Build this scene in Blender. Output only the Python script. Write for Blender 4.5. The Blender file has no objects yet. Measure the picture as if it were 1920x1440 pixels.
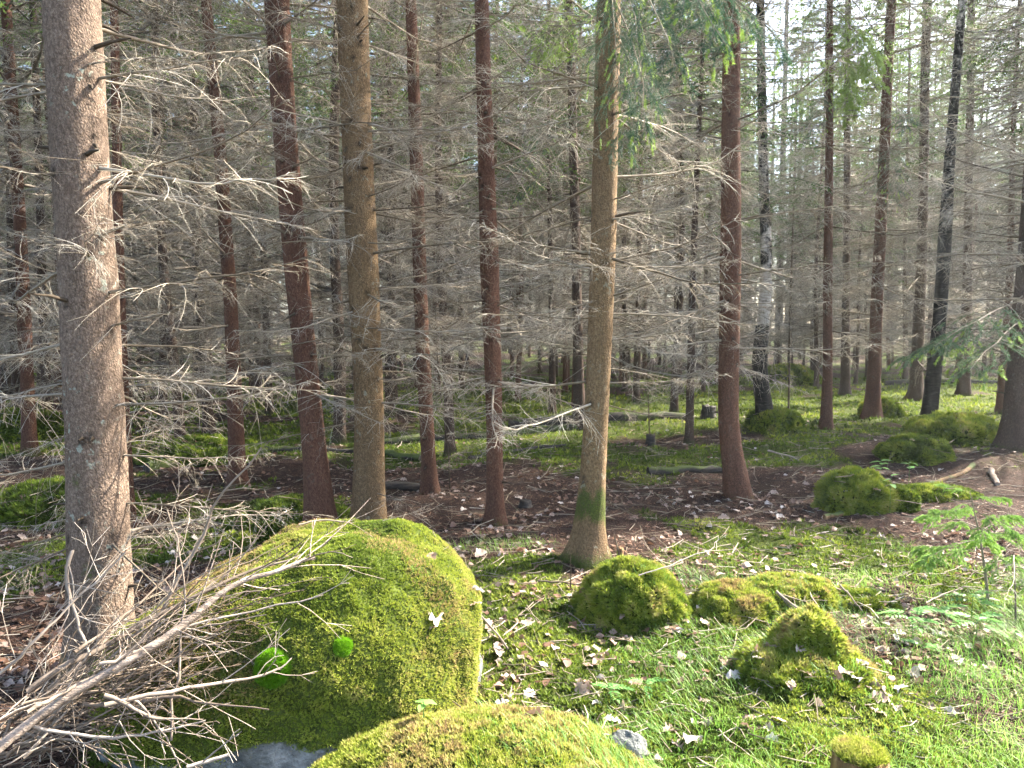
import bpy, math, numpy as np
from mathutils import Matrix, Vector
from mathutils.bvhtree import BVHTree
R = math.radians
scene = bpy.context.scene
COL = scene.collection

# ------------------------------------------------------------------ camera, sky, sun, exposure
CAM_Z, PITCH, FPX = 1.6, R(4.0), 1370.0            # focal length in pixels of the 1920 px wide photograph
cam_d = bpy.data.cameras.new('camera'); cam = bpy.data.objects.new('camera', cam_d); COL.objects.link(cam)
cam_d.sensor_fit = 'HORIZONTAL'; cam_d.sensor_width = 36.0; cam_d.lens = 36.0 * FPX / 1920.0
cam_d.clip_start = 0.05; cam_d.clip_end = 1000.0
cam.location = (0, 0, CAM_Z); cam.rotation_euler = (R(90) - PITCH, 0, 0)
scene.camera = cam

SUN_AZ, SUN_EL = R(62), R(39)                       # azimuth clockwise from +Y (forward) towards +X
world = bpy.data.worlds.new('World'); scene.world = world; world.use_nodes = True
wn = world.node_tree; bgn = wn.nodes['Background']
sky = wn.nodes.new('ShaderNodeTexSky'); sky.sky_type = 'NISHITA'; sky.sun_disc = False
sky.sun_elevation = SUN_EL; sky.sun_rotation = SUN_AZ; sky.air_density = 1.0; sky.dust_density = 2.5; sky.ozone_density = 1.0
wn.links.new(sky.outputs[0], bgn.inputs[0]); bgn.inputs[1].default_value = 0.108
sun_d = bpy.data.lights.new('sun', 'SUN'); sun_d.energy = 5.0; sun_d.angle = R(0.6); sun_d.color = (1.0, 0.93, 0.80)
sun = bpy.data.objects.new('sun', sun_d); COL.objects.link(sun); sun.location = (10, 5, 12)
sdir = Vector((math.sin(SUN_AZ) * math.cos(SUN_EL), math.cos(SUN_AZ) * math.cos(SUN_EL), math.sin(SUN_EL)))
sun.rotation_euler = sdir.to_track_quat('Z', 'Y').to_euler()
vs = scene.view_settings; vs.view_transform = 'Standard'; vs.look = 'None'; vs.gamma = 1.0; vs.use_curve_mapping = False
vs.exposure = 2.82
cy = scene.cycles
cy.max_bounces = 5; cy.diffuse_bounces = 3; cy.glossy_bounces = 1; cy.transmission_bounces = 3; cy.transparent_max_bounces = 6
cy.use_denoising = True; cy.adaptive_threshold = 0.06; cy.adaptive_min_samples = 32; cy.sample_clamp_indirect = 4.0; cy.caustics_reflective = False; cy.caustics_refractive = False

# ------------------------------------------------------------------ helpers
def rng_(s): return np.random.default_rng(s)
_F = np.array((0, math.cos(PITCH), -math.sin(PITCH))); _U = np.array((0, math.sin(PITCH), math.cos(PITCH)))
def ray(px, py): return _F + np.array((1, 0, 0)) * ((px - 960) / FPX) + _U * ((720 - py) / FPX)
def gp(px, py, z=0.0):                              # the ground point a pixel of the photograph looks at
    r = ray(px, py); t = (z - CAM_Z) / r[2]; return np.array((r[0] * t, r[1] * t, z))
def at(px, py, Y):                                  # the point at distance Y along a pixel's line of sight
    r = ray(px, py); return r * (Y / r[1]) + np.array((0, 0, CAM_Z))

def _h(ix, iy, iz, seed):
    n = (ix.astype(np.uint64) * np.uint64(374761393) + iy.astype(np.uint64) * np.uint64(668265263)
         + iz.astype(np.uint64) * np.uint64(2147483647) + np.uint64(seed * 974711 + 13)) & np.uint64(0xFFFFFFFF)
    n = ((n ^ (n >> np.uint64(13))) * np.uint64(1274126177)) & np.uint64(0xFFFFFFFF)
    n = ((n ^ (n >> np.uint64(16))) * np.uint64(2246822519)) & np.uint64(0xFFFFFFFF)
    return ((n ^ (n >> np.uint64(15))) & np.uint64(0xFFFFFF)).astype(np.float64) / 16777215.0
def vnoise(x, y, z=0.0, seed=0):                    # value noise, 0..1
    x, y, z = np.broadcast_arrays(np.asarray(x, float) + 1000, np.asarray(y, float) + 1000, np.asarray(z, float) + 1000)
    ix, iy, iz = np.floor(x).astype(np.int64), np.floor(y).astype(np.int64), np.floor(z).astype(np.int64)
    fx, fy, fz = x - ix, y - iy, z - iz
    fx, fy, fz = [f * f * (3 - 2 * f) for f in (fx, fy, fz)]
    out = 0
    for dx in (0, 1):
        for dy in (0, 1):
            for dz in (0, 1):
                w = (fx if dx else 1 - fx) * (fy if dy else 1 - fy) * (fz if dz else 1 - fz)
                out = out + w * _h(ix + dx, iy + dy, iz + dz, seed)
    return out
def fbm(x, y, z=0.0, seed=0, oct=4):
    s, a, f, t = 0.0, 1.0, 1.0, 0.0
    for k in range(oct):
        s = s + a * vnoise(np.asarray(x) * f, np.asarray(y) * f, np.asarray(z) * f, seed + k * 17); t += a; a *= 0.5; f *= 2.03
    return s / t
def sm(e0, e1, x):
    t = np.clip((np.asarray(x, float) - e0) / (e1 - e0), 0, 1); return t * t * (3 - 2 * t)

class G:                                            # a bag of geometry that becomes ONE mesh
    def __init__(s): s.v = []; s.q = []; s.t = []; s.a = {}; s.n = 0; s.mq = []; s.mt = []
    def add(s, V, Q=None, T=None, mat=0, **attrs):
        V = np.asarray(V, float).reshape(-1, 3); s.v.append(V)
        if Q is not None and len(Q): s.q.append(np.asarray(Q, np.int64) + s.n); s.mq.append(np.full(len(Q), mat, np.int32))
        if T is not None and len(T): s.t.append(np.asarray(T, np.int64) + s.n); s.mt.append(np.full(len(T), mat, np.int32))
        for k, a in attrs.items():
            s.a.setdefault(k, []).append((s.n, np.broadcast_to(np.asarray(a, float), (len(V),)).copy()))
        s.n += len(V); return s
    def arrays(s):
        V = np.concatenate(s.v) if s.v else np.zeros((0, 3))
        Q = np.concatenate(s.q) if s.q else np.zeros((0, 4), np.int64)
        T = np.concatenate(s.t) if s.t else np.zeros((0, 3), np.int64)
        A = {}
        for k, l in s.a.items():
            b = np.zeros(s.n)
            for o, a in l: b[o:o + len(a)] = a
            A[k] = b
        mi = np.concatenate(s.mq + s.mt) if (s.mq or s.mt) else np.zeros(0, np.int32)
        return V, Q, T, A, mi
    def mesh(s, name, mats, smooth=True):
        V, Q, T, A, mi = s.arrays()
        me = bpy.data.meshes.new(name)
        me.vertices.add(len(V)); me.vertices.foreach_set('co', V.astype(np.float32).ravel())
        loops = np.concatenate([Q.ravel(), T.ravel()]).astype(np.int32)
        me.loops.add(len(loops)); me.loops.foreach_set('vertex_index', loops)
        cnt = np.concatenate([np.full(len(Q), 4), np.full(len(T), 3)]).astype(np.int32)
        st = np.concatenate([[0], np.cumsum(cnt)[:-1]]).astype(np.int32) if len(cnt) else np.zeros(0, np.int32)
        me.polygons.add(len(cnt)); me.polygons.foreach_set('loop_start', st)
        try: me.polygons.foreach_set('loop_total', cnt)
        except Exception: pass
        me.polygons.foreach_set('material_index', mi)
        me.polygons.foreach_set('use_smooth', np.full(len(cnt), smooth, bool))
        for k, a in A.items():
            me.attributes.new(k, 'FLOAT', 'POINT').data.foreach_set('value', a.astype(np.float32))
        for m in (mats if isinstance(mats, (list, tuple)) else [mats]): me.materials.append(m)
        me.update(calc_edges=True); return me
def tag(o, label=None, cat=None, group=None, kind=None):
    if label: o['label'] = label
    if cat: o['category'] = cat
    if group: o['group'] = group
    if kind: o['kind'] = kind
    return o
def obj(name, me, parent=None, loc=None, mw=None):
    o = bpy.data.objects.new(name, me); COL.objects.link(o)
    if parent is not None: o.parent = parent
    if loc is not None: o.location = loc
    if mw is not None: o.matrix_local = mw
    return o
def empty(name, loc=(0, 0, 0)):
    o = bpy.data.objects.new(name, None); COL.objects.link(o); o.location = loc; o.empty_display_size = 0.1; return o

def tubes(P, Rr, sides):                            # K tubes at once: P (K,S,3), Rr (K,S)
    P = np.asarray(P, float); Rr = np.asarray(Rr, float); K, S, _ = P.shape
    d = P[:, -1] - P[:, 0]; d /= np.linalg.norm(d, axis=1, keepdims=True) + 1e-9
    ref = np.where(np.abs(d[:, 2:3]) > 0.9, np.array([[1., 0, 0]]), np.array([[0, 0, 1.]]))
    a = np.cross(d, ref); a /= np.linalg.norm(a, axis=1, keepdims=True) + 1e-9; b = np.cross(d, a)
    th = np.arange(sides) * 2 * np.pi / sides
    off = a[:, None, None, :] * np.cos(th)[None, None, :, None] + b[:, None, None, :] * np.sin(th)[None, None, :, None]
    V = (P[:, :, None, :] + off * Rr[:, :, None, None]).reshape(-1, 3)
    k, s, j = np.meshgrid(np.arange(K), np.arange(S - 1), np.arange(sides), indexing='ij')
    b0 = (k * S + s) * sides; j2 = (j + 1) % sides
    Q = np.stack([b0 + j, b0 + j2, b0 + sides + j2, b0 + sides + j], -1).reshape(-1, 4)
    return V, Q
def rot_to(x_axis, roll=0.0):                       # rotation taking +X to x_axis, +Z kept upward, then a roll
    x = Vector(x_axis).normalized(); z = Vector((0, 0, 1))
    y = z.cross(x)
    y = Vector((0, 1, 0)) if y.length < 1e-4 else y.normalized()
    z = x.cross(y)
    return Matrix((x, y, z)).transposed() @ Matrix.Rotation(roll, 3, 'X')
def xf(V, M3, t, s=1.0): return (np.asarray(V) * s) @ np.array(M3).T + np.asarray(t)

# ------------------------------------------------------------------ materials
def new_mat(name):
    m = bpy.data.materials.new(name); m.use_nodes = True; nt = m.node_tree
    return m, nt, nt.nodes['Principled BSDF'], nt.nodes['Material Output']
def nd(nt, typ, **kw):
    n = nt.nodes.new(typ)
    for k, v in kw.items():
        if k.startswith('i_'):
            n.inputs[int(k[2:]) if k[2:].isdigit() else k[2:].replace('_', ' ')].default_value = v
        else: setattr(n, k, v)
    return n
def ramp(nt, stops):
    n = nt.nodes.new('ShaderNodeValToRGB'); e = n.color_ramp.elements
    while len(e) < len(stops): e.new(0.5)
    for k, (p, c) in enumerate(stops): e[k].position = p; e[k].color = (*c, 1) if len(c) == 3 else c
    return n
def noise(nt, scale, detail=4, rough=0.6, vec=None, dist=0.0):
    n = nd(nt, 'ShaderNodeTexNoise'); n.inputs['Scale'].default_value = scale; n.inputs['Detail'].default_value = detail
    n.inputs['Roughness'].default_value = rough; n.inputs['Distortion'].default_value = dist
    if vec is not None: nt.links.new(vec, n.inputs['Vector'])
    return n
def mix(nt, fac, a, b, mode='MIX'):
    n = nd(nt, 'ShaderNodeMix', data_type='RGBA', blend_type=mode)
    for i, v in ((0, fac), (6, a), (7, b)):
        if isinstance(v, (int, float)): n.inputs[i].default_value = v
        elif isinstance(v, tuple): n.inputs[i].default_value = (*v, 1)
        else: nt.links.new(v, n.inputs[i])
    return n.outputs[2]
def math_(nt, op, a, b=None, clamp=False):
    n = nd(nt, 'ShaderNodeMath', operation=op, use_clamp=clamp)
    for i, v in ((0, a), (1, b)):
        if v is None: continue
        if isinstance(v, (int, float)): n.inputs[i].default_value = v
        else: nt.links.new(v, n.inputs[i])
    return n.outputs[0]
def attr(nt, name): return nd(nt, 'ShaderNodeAttribute', attribute_name=name).outputs['Fac']
def maprange(nt, v, a, b, c=0.0, d=1.0):
    n = nd(nt, 'ShaderNodeMapRange'); nt.links.new(v, n.inputs[0])
    for i, x in enumerate((a, b, c, d)): n.inputs[i + 1].default_value = x
    return n.outputs[0]
def coords(nt, scale=None, which='Object'):
    tc = nd(nt, 'ShaderNodeTexCoord')
    if scale is None: return tc.outputs[which]
    mp = nd(nt, 'ShaderNodeMapping'); nt.links.new(tc.outputs[which], mp.inputs[0]); mp.inputs['Scale'].default_value = scale
    return mp.outputs[0]
def bump(nt, height, strength, dist, bsdf):
    n = nd(nt, 'ShaderNodeBump'); n.inputs['Strength'].default_value = strength; n.inputs['Distance'].default_value = dist
    nt.links.new(height, n.inputs['Height']); nt.links.new(n.outputs[0], bsdf.inputs['Normal'])

def bark(name, dark, mid, light, lichen=0.0):
    m, nt, b, out = new_mat(name); L = nt.links
    co = coords(nt, (1, 1, 0.55)); co2 = coords(nt, (1, 1, 0.16))
    big = noise(nt, 5, 4, 0.6, co2); sc = noise(nt, 85, 4, 0.75, co, 0.4); vo = nd(nt, 'ShaderNodeTexVoronoi', feature='DISTANCE_TO_EDGE')
    L.new(coords(nt, (1, 1, 0.8)), vo.inputs['Vector']); vo.inputs['Scale'].default_value = 75
    base = ramp(nt, [(0.3, dark), (0.5, mid), (0.72, light)]); L.new(sc.outputs[0], base.inputs[0])
    c = mix(nt, maprange(nt, big.outputs[0], 0.35, 0.7), base.outputs[0], mix(nt, 0.5, base.outputs[0], dark))
    c = mix(nt, maprange(nt, vo.outputs['Distance'], 0.0, 0.12, 0.45, 0.0), c, dark)
    lic = noise(nt, 26, 3, 0.55, coords(nt)); lic2 = noise(nt, 4.5, 2, 0.5, coords(nt))
    lf = math_(nt, 'MULTIPLY', maprange(nt, lic.outputs[0], 0.60, 0.66), maprange(nt, lic2.outputs[0], 0.45, 0.6))
    c = mix(nt, math_(nt, 'MULTIPLY', lf, lichen), c, (0.34, 0.38, 0.31))
    mossn = noise(nt, 60, 3, 0.7, coords(nt))
    mcol = ramp(nt, [(0.3, (0.018, 0.03, 0.006)), (0.55, (0.05, 0.075, 0.012)), (0.75, (0.10, 0.12, 0.02))]); L.new(mossn.outputs[0], mcol.inputs[0])
    mf = math_(nt, 'ADD', attr(nt, 'moss'), math_(nt, 'MULTIPLY', math_(nt, 'SUBTRACT', mossn.outputs[0], 0.5), 0.9))
    c = mix(nt, maprange(nt, mf, 0.32, 0.72, 0, .9), c, mcol.outputs[0])
    c = mix(nt, attr(nt, 'knot'), c, (0.012, 0.009, 0.007))
    L.new(c, b.inputs['Base Color']); b.inputs['Roughness'].default_value = 0.9; b.inputs['Specular IOR Level'].default_value = 0.15
    hh = math_(nt, 'ADD', sc.outputs[0], math_(nt, 'MULTIPLY', vo.outputs['Distance'], 1.2))
    bump(nt, hh, 0.9, 0.008, b); return m
M_GREY = bark('bark_grey', (0.07, 0.05, 0.037), (0.19, 0.135, 0.10), (0.36, 0.27, 0.21), 0.75)
M_TAN = bark('bark_tan', (0.065, 0.042, 0.023), (0.20, 0.13, 0.07), (0.34, 0.23, 0.13), 0.35)
M_RED = bark('bark_red', (0.045, 0.022, 0.015), (0.135, 0.066, 0.043), (0.24, 0.13, 0.09), 0.12)
M_DARK = bark('bark_dark', (0.03, 0.02, 0.015), (0.085, 0.055, 0.042), (0.16, 0.11, 0.085), 0.2)

def birch_mat():
    m, nt, b, out = new_mat('bark_birch'); L = nt.links
    n1 = noise(nt, 3.2, 5, 0.7, coords(nt, (1, 1, 0.8))); n2 = noise(nt, 26, 4, 0.7, coords(nt, (0.35, 0.35, 1.6)))
    f = math_(nt, 'ADD', attr(nt, 'white'), math_(nt, 'MULTIPLY', math_(nt, 'SUBTRACT', n1.outputs[0], 0.5), 1.5))
    wh = ramp(nt, [(0.3, (0.05, 0.042, 0.037)), (0.42, (0.42, 0.36, 0.31)), (0.7, (0.66, 0.60, 0.54))]); L.new(n2.outputs[0], wh.inputs[0])
    bl = ramp(nt, [(0.35, (0.008, 0.007, 0.006)), (0.6, (0.03, 0.026, 0.022)), (0.75, (0.10, 0.09, 0.075))]); L.new(n2.outputs[0], bl.inputs[0])
    c = mix(nt, maprange(nt, f, 0.45, 0.6), bl.outputs[0], wh.outputs[0])
    mf = math_(nt, 'ADD', attr(nt, 'moss'), math_(nt, 'MULTIPLY', math_(nt, 'SUBTRACT', n2.outputs[0], 0.5), 0.8))
    c = mix(nt, maprange(nt, mf, 0.35, 0.6), c, (0.05, 0.08, 0.015))
    L.new(c, b.inputs['Base Color']); b.inputs['Roughness'].default_value = 0.85; b.inputs['Specular IOR Level'].default_value = 0.2
    bump(nt, n2.outputs[0], 0.8, 0.02, b); return m
M_BIRCH = birch_mat()

def twig_mat(name, stops, sat=1.0):                 # dead wood: colour by per-twig 'tone' and noise
    m, nt, b, out = new_mat(name); L = nt.links
    n = noise(nt, 14, 3, 0.7, coords(nt)); oi = nd(nt, 'ShaderNodeObjectInfo')
    f = math_(nt, 'ADD', math_(nt, 'MULTIPLY', attr(nt, 'tone'), 0.6), math_(nt, 'MULTIPLY', n.outputs[0], 0.4))
    f = math_(nt, 'ADD', f, math_(nt, 'MULTIPLY', math_(nt, 'SUBTRACT', oi.outputs['Random'], 0.5), 0.25))
    r = ramp(nt, stops); L.new(f, r.inputs[0])
    L.new(r.outputs[0], b.inputs['Base Color']); b.inputs['Roughness'].default_value = 0.8; b.inputs['Specular IOR Level'].default_value = 0.25
    return m
M_TWIG = twig_mat('dead_twigs', [(0.15, (0.055, 0.040, 0.026)), (0.40, (0.17, 0.135, 0.095)), (0.62, (0.34, 0.29, 0.225)), (0.85, (0.52, 0.48, 0.41))])
M_TWIGFAR = twig_mat('dead_twigs_deep', [(0.2, (0.035, 0.028, 0.023)), (0.5, (0.185, 0.155, 0.125)), (0.78, (0.52, 0.47, 0.40))])  # dark-to-pale range puts sunlit twigs and the shade between them into colour
M_BRUSH = twig_mat('brush_wood', [(0.1, (0.07, 0.048, 0.03)), (0.4, (0.14, 0.105, 0.078)), (0.65, (0.27, 0.22, 0.175)), (0.9, (0.44, 0.395, 0.345))])

def leafy(name, stops, trans=0.35, attrn='hue', rough=0.6, vary=0.25, nscale=3.0):
    m, nt, b, out = new_mat(name); L = nt.links
    oi = nd(nt, 'ShaderNodeObjectInfo'); n = noise(nt, nscale, 2, 0.5, coords(nt))
    f = math_(nt, 'ADD', attr(nt, attrn), math_(nt, 'MULTIPLY', math_(nt, 'SUBTRACT', oi.outputs['Random'], 0.5), vary))
    f = math_(nt, 'ADD', f, math_(nt, 'MULTIPLY', math_(nt, 'SUBTRACT', n.outputs[0], 0.5), vary))
    r = ramp(nt, stops); L.new(f, r.inputs[0])
    L.new(r.outputs[0], b.inputs['Base Color']); b.inputs['Roughness'].default_value = rough; b.inputs['Specular IOR Level'].default_value = 0.25
    tr = nd(nt, 'ShaderNodeBsdfTranslucent'); L.new(r.outputs[0], tr.inputs[0])
    ms = nd(nt, 'ShaderNodeMixShader'); ms.inputs[0].default_value = trans
    L.new(b.outputs[0], ms.inputs[1]); L.new(tr.outputs[0], ms.inputs[2]); L.new(ms.outputs[0], out.inputs[0]); return m
MOSS_STOPS = [(0.0, (0.022, 0.034, 0.006)), (0.25, (0.055, 0.09, 0.012)), (0.5, (0.145, 0.205, 0.022)), (0.75, (0.28, 0.32, 0.04)), (0.92, (0.40, 0.38, 0.11)), (1.0, (0.26, 0.17, 0.08))]
M_MOSS = leafy('moss', MOSS_STOPS, 0.4, rough=0.7, vary=0.0)
M_CUSH = leafy('cushion_moss', [(0, (0.06, 0.15, 0.006)), (0.5, (0.13, 0.32, 0.01)), (1, (0.26, 0.48, 0.02))], 0.4, vary=0.0)
M_GRASS = leafy('grass', [(0, (0.05, 0.11, 0.018)), (0.4, (0.12, 0.25, 0.04)), (0.75, (0.25, 0.40, 0.08)), (1, (0.38, 0.36, 0.18))], 0.45, rough=0.45, vary=0.0)
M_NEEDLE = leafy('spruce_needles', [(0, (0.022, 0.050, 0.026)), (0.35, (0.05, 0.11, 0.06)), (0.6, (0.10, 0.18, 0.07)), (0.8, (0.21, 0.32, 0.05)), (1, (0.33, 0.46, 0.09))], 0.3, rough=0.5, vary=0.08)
M_NEEDLEF = leafy('spruce_needles_deep', [(0, (0.025, 0.046, 0.018)), (0.4, (0.065, 0.115, 0.035)), (0.8, (0.16, 0.24, 0.05)), (1, (0.26, 0.33, 0.07))], 0.4, vary=0.35)
M_SAPLING = leafy('sapling_needles', [(0, (0.08, 0.16, 0.035)), (0.5, (0.19, 0.34, 0.065)), (1, (0.34, 0.50, 0.10))], 0.35, vary=0.1)
M_ROWAN = leafy('rowan_leaf', [(0, (0.06, 0.16, 0.045)), (0.5, (0.13, 0.29, 0.08)), (1, (0.24, 0.42, 0.12))], 0.4, vary=0.3, rough=0.45)
M_BROAD = leafy('broad_leaf', [(0, (0.10, 0.22, 0.05)), (0.5, (0.17, 0.34, 0.09)), (1, (0.30, 0.46, 0.12))], 0.4, vary=0.3, rough=0.45)
M_LEAF = leafy('oak_leaf_dry', [(0, (0.16, 0.09, 0.06)), (0.35, (0.28, 0.19, 0.145)), (0.7, (0.42, 0.33, 0.28)), (1, (0.58, 0.52, 0.48))], 0.25, vary=0.8, rough=0.5, nscale=20)
M_LITTER = leafy('fallen_needles', [(0, (0.05, 0.026, 0.018)), (0.5, (0.14, 0.075, 0.05)), (1, (0.29, 0.18, 0.12))], 0.0, vary=0.0, rough=0.8)
M_RUST = leafy('rust_leaf', [(0, (0.20, 0.055, 0.02)), (1, (0.36, 0.13, 0.05))], 0.3, vary=0.5)

def ground_mat():
    m, nt, b, out = new_mat('forest_floor'); L = nt.links; co = coords(nt)
    f1 = noise(nt, 260, 4, 0.8, co, 1.5); f2 = noise(nt, 6, 4, 0.6, co); f3 = noise(nt, 45, 5, 0.75, co, 0.6)
    duff = ramp(nt, [(0.32, (0.016, 0.010, 0.008)), (0.48, (0.075, 0.042, 0.031)), (0.60, (0.15, 0.09, 0.068)), (0.72, (0.34, 0.25, 0.20))]); L.new(f1.outputs[0], duff.inputs[0])
    d2 = mix(nt, maprange(nt, f2.outputs[0], 0.35, 0.65), duff.outputs[0], mix(nt, 0.55, duff.outputs[0], (0.03, 0.021, 0.017)))
    f4 = noise(nt, 75, 3, 0.8, co, 2.0); d2 = mix(nt, maprange(nt, f4.outputs[0], 0.40, 0.60, 0.75, 0.0), d2, (0.012, 0.008, 0.007)); f5 = noise(nt, 38, 2, 0.6, co, 3.0); d2 = mix(nt, maprange(nt, f5.outputs[0], 0.60, 0.68, 0.0, 0.55), d2, (0.27, 0.20, 0.16))
    ms = ramp(nt, [(0.25, (0.02, 0.028, 0.006)), (0.5, (0.06, 0.08, 0.014)), (0.72, (0.13, 0.145, 0.028))]); L.new(f3.outputs[0], ms.inputs[0])
    mf = math_(nt, 'ADD', attr(nt, 'moss'), math_(nt, 'MULTIPLY', math_(nt, 'SUBTRACT', f3.outputs[0], 0.5), 1.1))
    c = mix(nt, maprange(nt, mf, 0.38, 0.62), d2, ms.outputs[0])
    L.new(c, b.inputs['Base Color']); b.inputs['Roughness'].default_value = 0.95; b.inputs['Specular IOR Level'].default_value = 0.1
    bump(nt, math_(nt, 'ADD', f1.outputs[0], f3.outputs[0]), 1.0, 0.02, b); return m
M_GROUND = ground_mat()
def rock_mat():
    m, nt, b, out = new_mat('granite'); L = nt.links; co = coords(nt)
    n1 = noise(nt, 9, 6, 0.7, co); n2 = noise(nt, 120, 3, 0.7, co); n3 = noise(nt, 30, 4, 0.7, co)
    r = ramp(nt, [(0.3, (0.045, 0.048, 0.046)), (0.5, (0.125, 0.13, 0.125)), (0.68, (0.30, 0.30, 0.28))]); L.new(n1.outputs[0], r.inputs[0])
    c = mix(nt, maprange(nt, n2.outputs[0], 0.55, 0.7, 0, 0.6), r.outputs[0], (0.07, 0.07, 0.075))
    mf = math_(nt, 'ADD', attr(nt, 'moss'), math_(nt, 'MULTIPLY', math_(nt, 'SUBTRACT', n3.outputs[0], 0.5), 0.9))
    ms = ramp(nt, [(0.3, (0.025, 0.035, 0.008)), (0.6, (0.07, 0.09, 0.016)), (0.75, (0.11, 0.12, 0.03))]); L.new(n3.outputs[0], ms.inputs[0])
    c = mix(nt, maprange(nt, mf, 0.4, 0.6), c, ms.outputs[0])
    L.new(c, b.inputs['Base Color']); b.inputs['Roughness'].default_value = 0.9; b.inputs['Specular IOR Level'].default_value = 0.08
    bump(nt, math_(nt, 'ADD', n1.outputs[0], n3.outputs[0]), 0.8, 0.03, b); return m
M_ROCK = rock_mat()
def wood_mat(name, cols, stretch):
    m, nt, b, out = new_mat(name); L = nt.links
    n = noise(nt, 30, 5, 0.7, coords(nt, stretch)); n2 = noise(nt, 5, 3, 0.6, coords(nt))
    r = ramp(nt, [(0.3, cols[0]), (0.55, cols[1]), (0.75, cols[2])]); L.new(n.outputs[0], r.inputs[0])
    mf = math_(nt, 'ADD', attr(nt, 'moss'), math_(nt, 'MULTIPLY', math_(nt, 'SUBTRACT', n2.outputs[0], 0.5), 1.2))
    c = mix(nt, maprange(nt, mf, 0.42, 0.6), r.outputs[0], (0.07, 0.09, 0.018))
    L.new(c, b.inputs['Base Color']); b.inputs['Roughness'].default_value = 0.9; bump(nt, n.outputs[0], 0.9, 0.02, b); return m
M_LOG = wood_mat('rotten_log', ((0.012, 0.010, 0.008), (0.04, 0.032, 0.026), (0.11, 0.09, 0.075)), (0.15, 1, 1))
M_STUMP = wood_mat('stump_wood', ((0.04, 0.02, 0.008), (0.17, 0.09, 0.035), (0.34, 0.21, 0.10)), (1, 1, 0.12))
M_PALE = wood_mat('barkless_wood', ((0.12, 0.085, 0.06), (0.33, 0.255, 0.20), (0.54, 0.45, 0.375)), (0.12, 1, 1))

# ------------------------------------------------------------------ ground
def H(x, y):                                        # height of the forest floor
    x = np.asarray(x, float); y = np.asarray(y, float)
    near = sm(-1, 6, y)
    h = (fbm(x * 0.45, y * 0.45, seed=3, oct=3) - 0.5) * 0.22 * (0.35 + 0.65 * near)
    h = h + (fbm(x * 2.2, y * 2.2, seed=9, oct=3) - 0.5) * 0.10
    far = sm(14, 60, y); h = h + far * (fbm(x * 0.06, y * 0.06, seed=5, oct=2) - 0.35) * 3.0
    h = h + 0.16 * np.exp(-(((x - 5.4) / 1.6) ** 2 + ((y - 9.0) / 1.3) ** 2))
    return h
MOSSY = []                                          # hand-placed moss patches: centre, radii, weight
def patch(px, py, rx, ry, w): p = gp(px, py); MOSSY.append((p[0], p[1], rx, ry, w))
for a in [(1500, 1040, 1.1, .7, .5), (1700, 1150, .9, .5, .5), (1300, 1230, .8, .45, .5), (1750, 1330, .9, .5, .5), (1000, 1330, .6, .35, .5), (1350, 1380, .8, .3, .5),
          (860, 830, 1.6, 1.5, .45), (820, 870, 1.5, .7, .4), (1040, 850, 1.2, 1.2, .4), (1150, 760, 4, 2.5, .6), (1300, 775, 2.5, 2.0, .6), (360, 850, 1.3, .8, .5), (60, 960, .8, .5, .4),
          (1600, 740, 4, 3, .5), (1850, 720, 4, 3, .6), (750, 745, 3, 3, .45), (1840, 765, 2.5, 2.5, .8), (1850, 790, 1.5, 1.2, .5), (1280, 772, 2.5, 2, .6), (1120, 775, 2.5, 2, .5), (1480, 760, 2.5, 2, .5), (870, 835, .8, .8, .5), (1000, 1210, .35, .2, .45), (930, 1100, .25, .2, .3), (300, 1040, .4, .25, .3), (1480, 830, .8, .6, .4), (1250, 860, 1, .6, .3), (960, 1160, .3, .15, .35),
          (1120, 950, .5, .6, -.5), (1000, 1020, .9, .55, -.6), (1250, 930, .9, .5, -.55), (1180, 1000, .5, .4, -.45), (1440, 915, .5, .5, -.45), (1690, 770, 1, 1, -.5), (1800, 930, .6, .6, -.5), (300, 980, .6, .3, -.3), (800, 960, .7, .4, -.5), (930, 1130, .25, .3, -.3), (1880, 1000, .5, .5, -.5)]: patch(*a)
def moss_mask(x, y):
    x = np.asarray(x, float); y = np.asarray(y, float)
    m = (fbm(x * 0.9, y * 0.9, seed=21, oct=4) - 0.5) * 2.2 + 0.32 + 0.15 * sm(7, 12, y)
    m = m + (fbm(x * 5, y * 5, seed=31, oct=2) - 0.5) * 0.5
    for cx, cy_, rx, ry, w in MOSSY: m = m + w * np.exp(-(((x - cx) / rx) ** 2 + ((y - cy_) / ry) ** 2))
    return np.clip(m, 0, 1)
def graded(a, b, step0, grow, c):
    l, p, s = [c], c, step0
    while p < b: p += s; s *= grow; l.append(p)
    r, p, s = [], c, step0
    while p > a: p -= s; s *= grow; r.append(p)
    return np.array(r[::-1] + l)
gx = graded(-140, 140, 0.032, 1.026, 0.3); gy = graded(-40, 230, 0.032, 1.023, 2.6)
X, Y = np.meshgrid(gx, gy); nx, ny = len(gx), len(gy)
Zg = H(X, Y); det = np.clip(1.6 - np.hypot(X, Y - 2) / 9, 0, 1)
mm = moss_mask(X, Y)
Zg = Zg + det * ((fbm(X * 14, Y * 14, seed=41, oct=3) - 0.5) * 0.035 * (0.5 + mm))
g = G(); idx = np.arange(nx * ny).reshape(ny, nx)
g.add(np.stack([X, Y, Zg], -1), np.stack([idx[:-1, :-1], idx[:-1, 1:], idx[1:, 1:], idx[1:, :-1]], -1).reshape(-1, 4), moss=mm.ravel())
GROUND = obj('ground', g.mesh('ground', M_GROUND)); tag(GROUND, 'forest floor of brown needle litter with green moss patches', kind='structure')
surf_v = [np.stack([X, Y, Zg], -1).reshape(-1, 3)]; surf_f = [g.q[0]]; surf_n = nx * ny
print('ground quads', len(g.q[0]))

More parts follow.
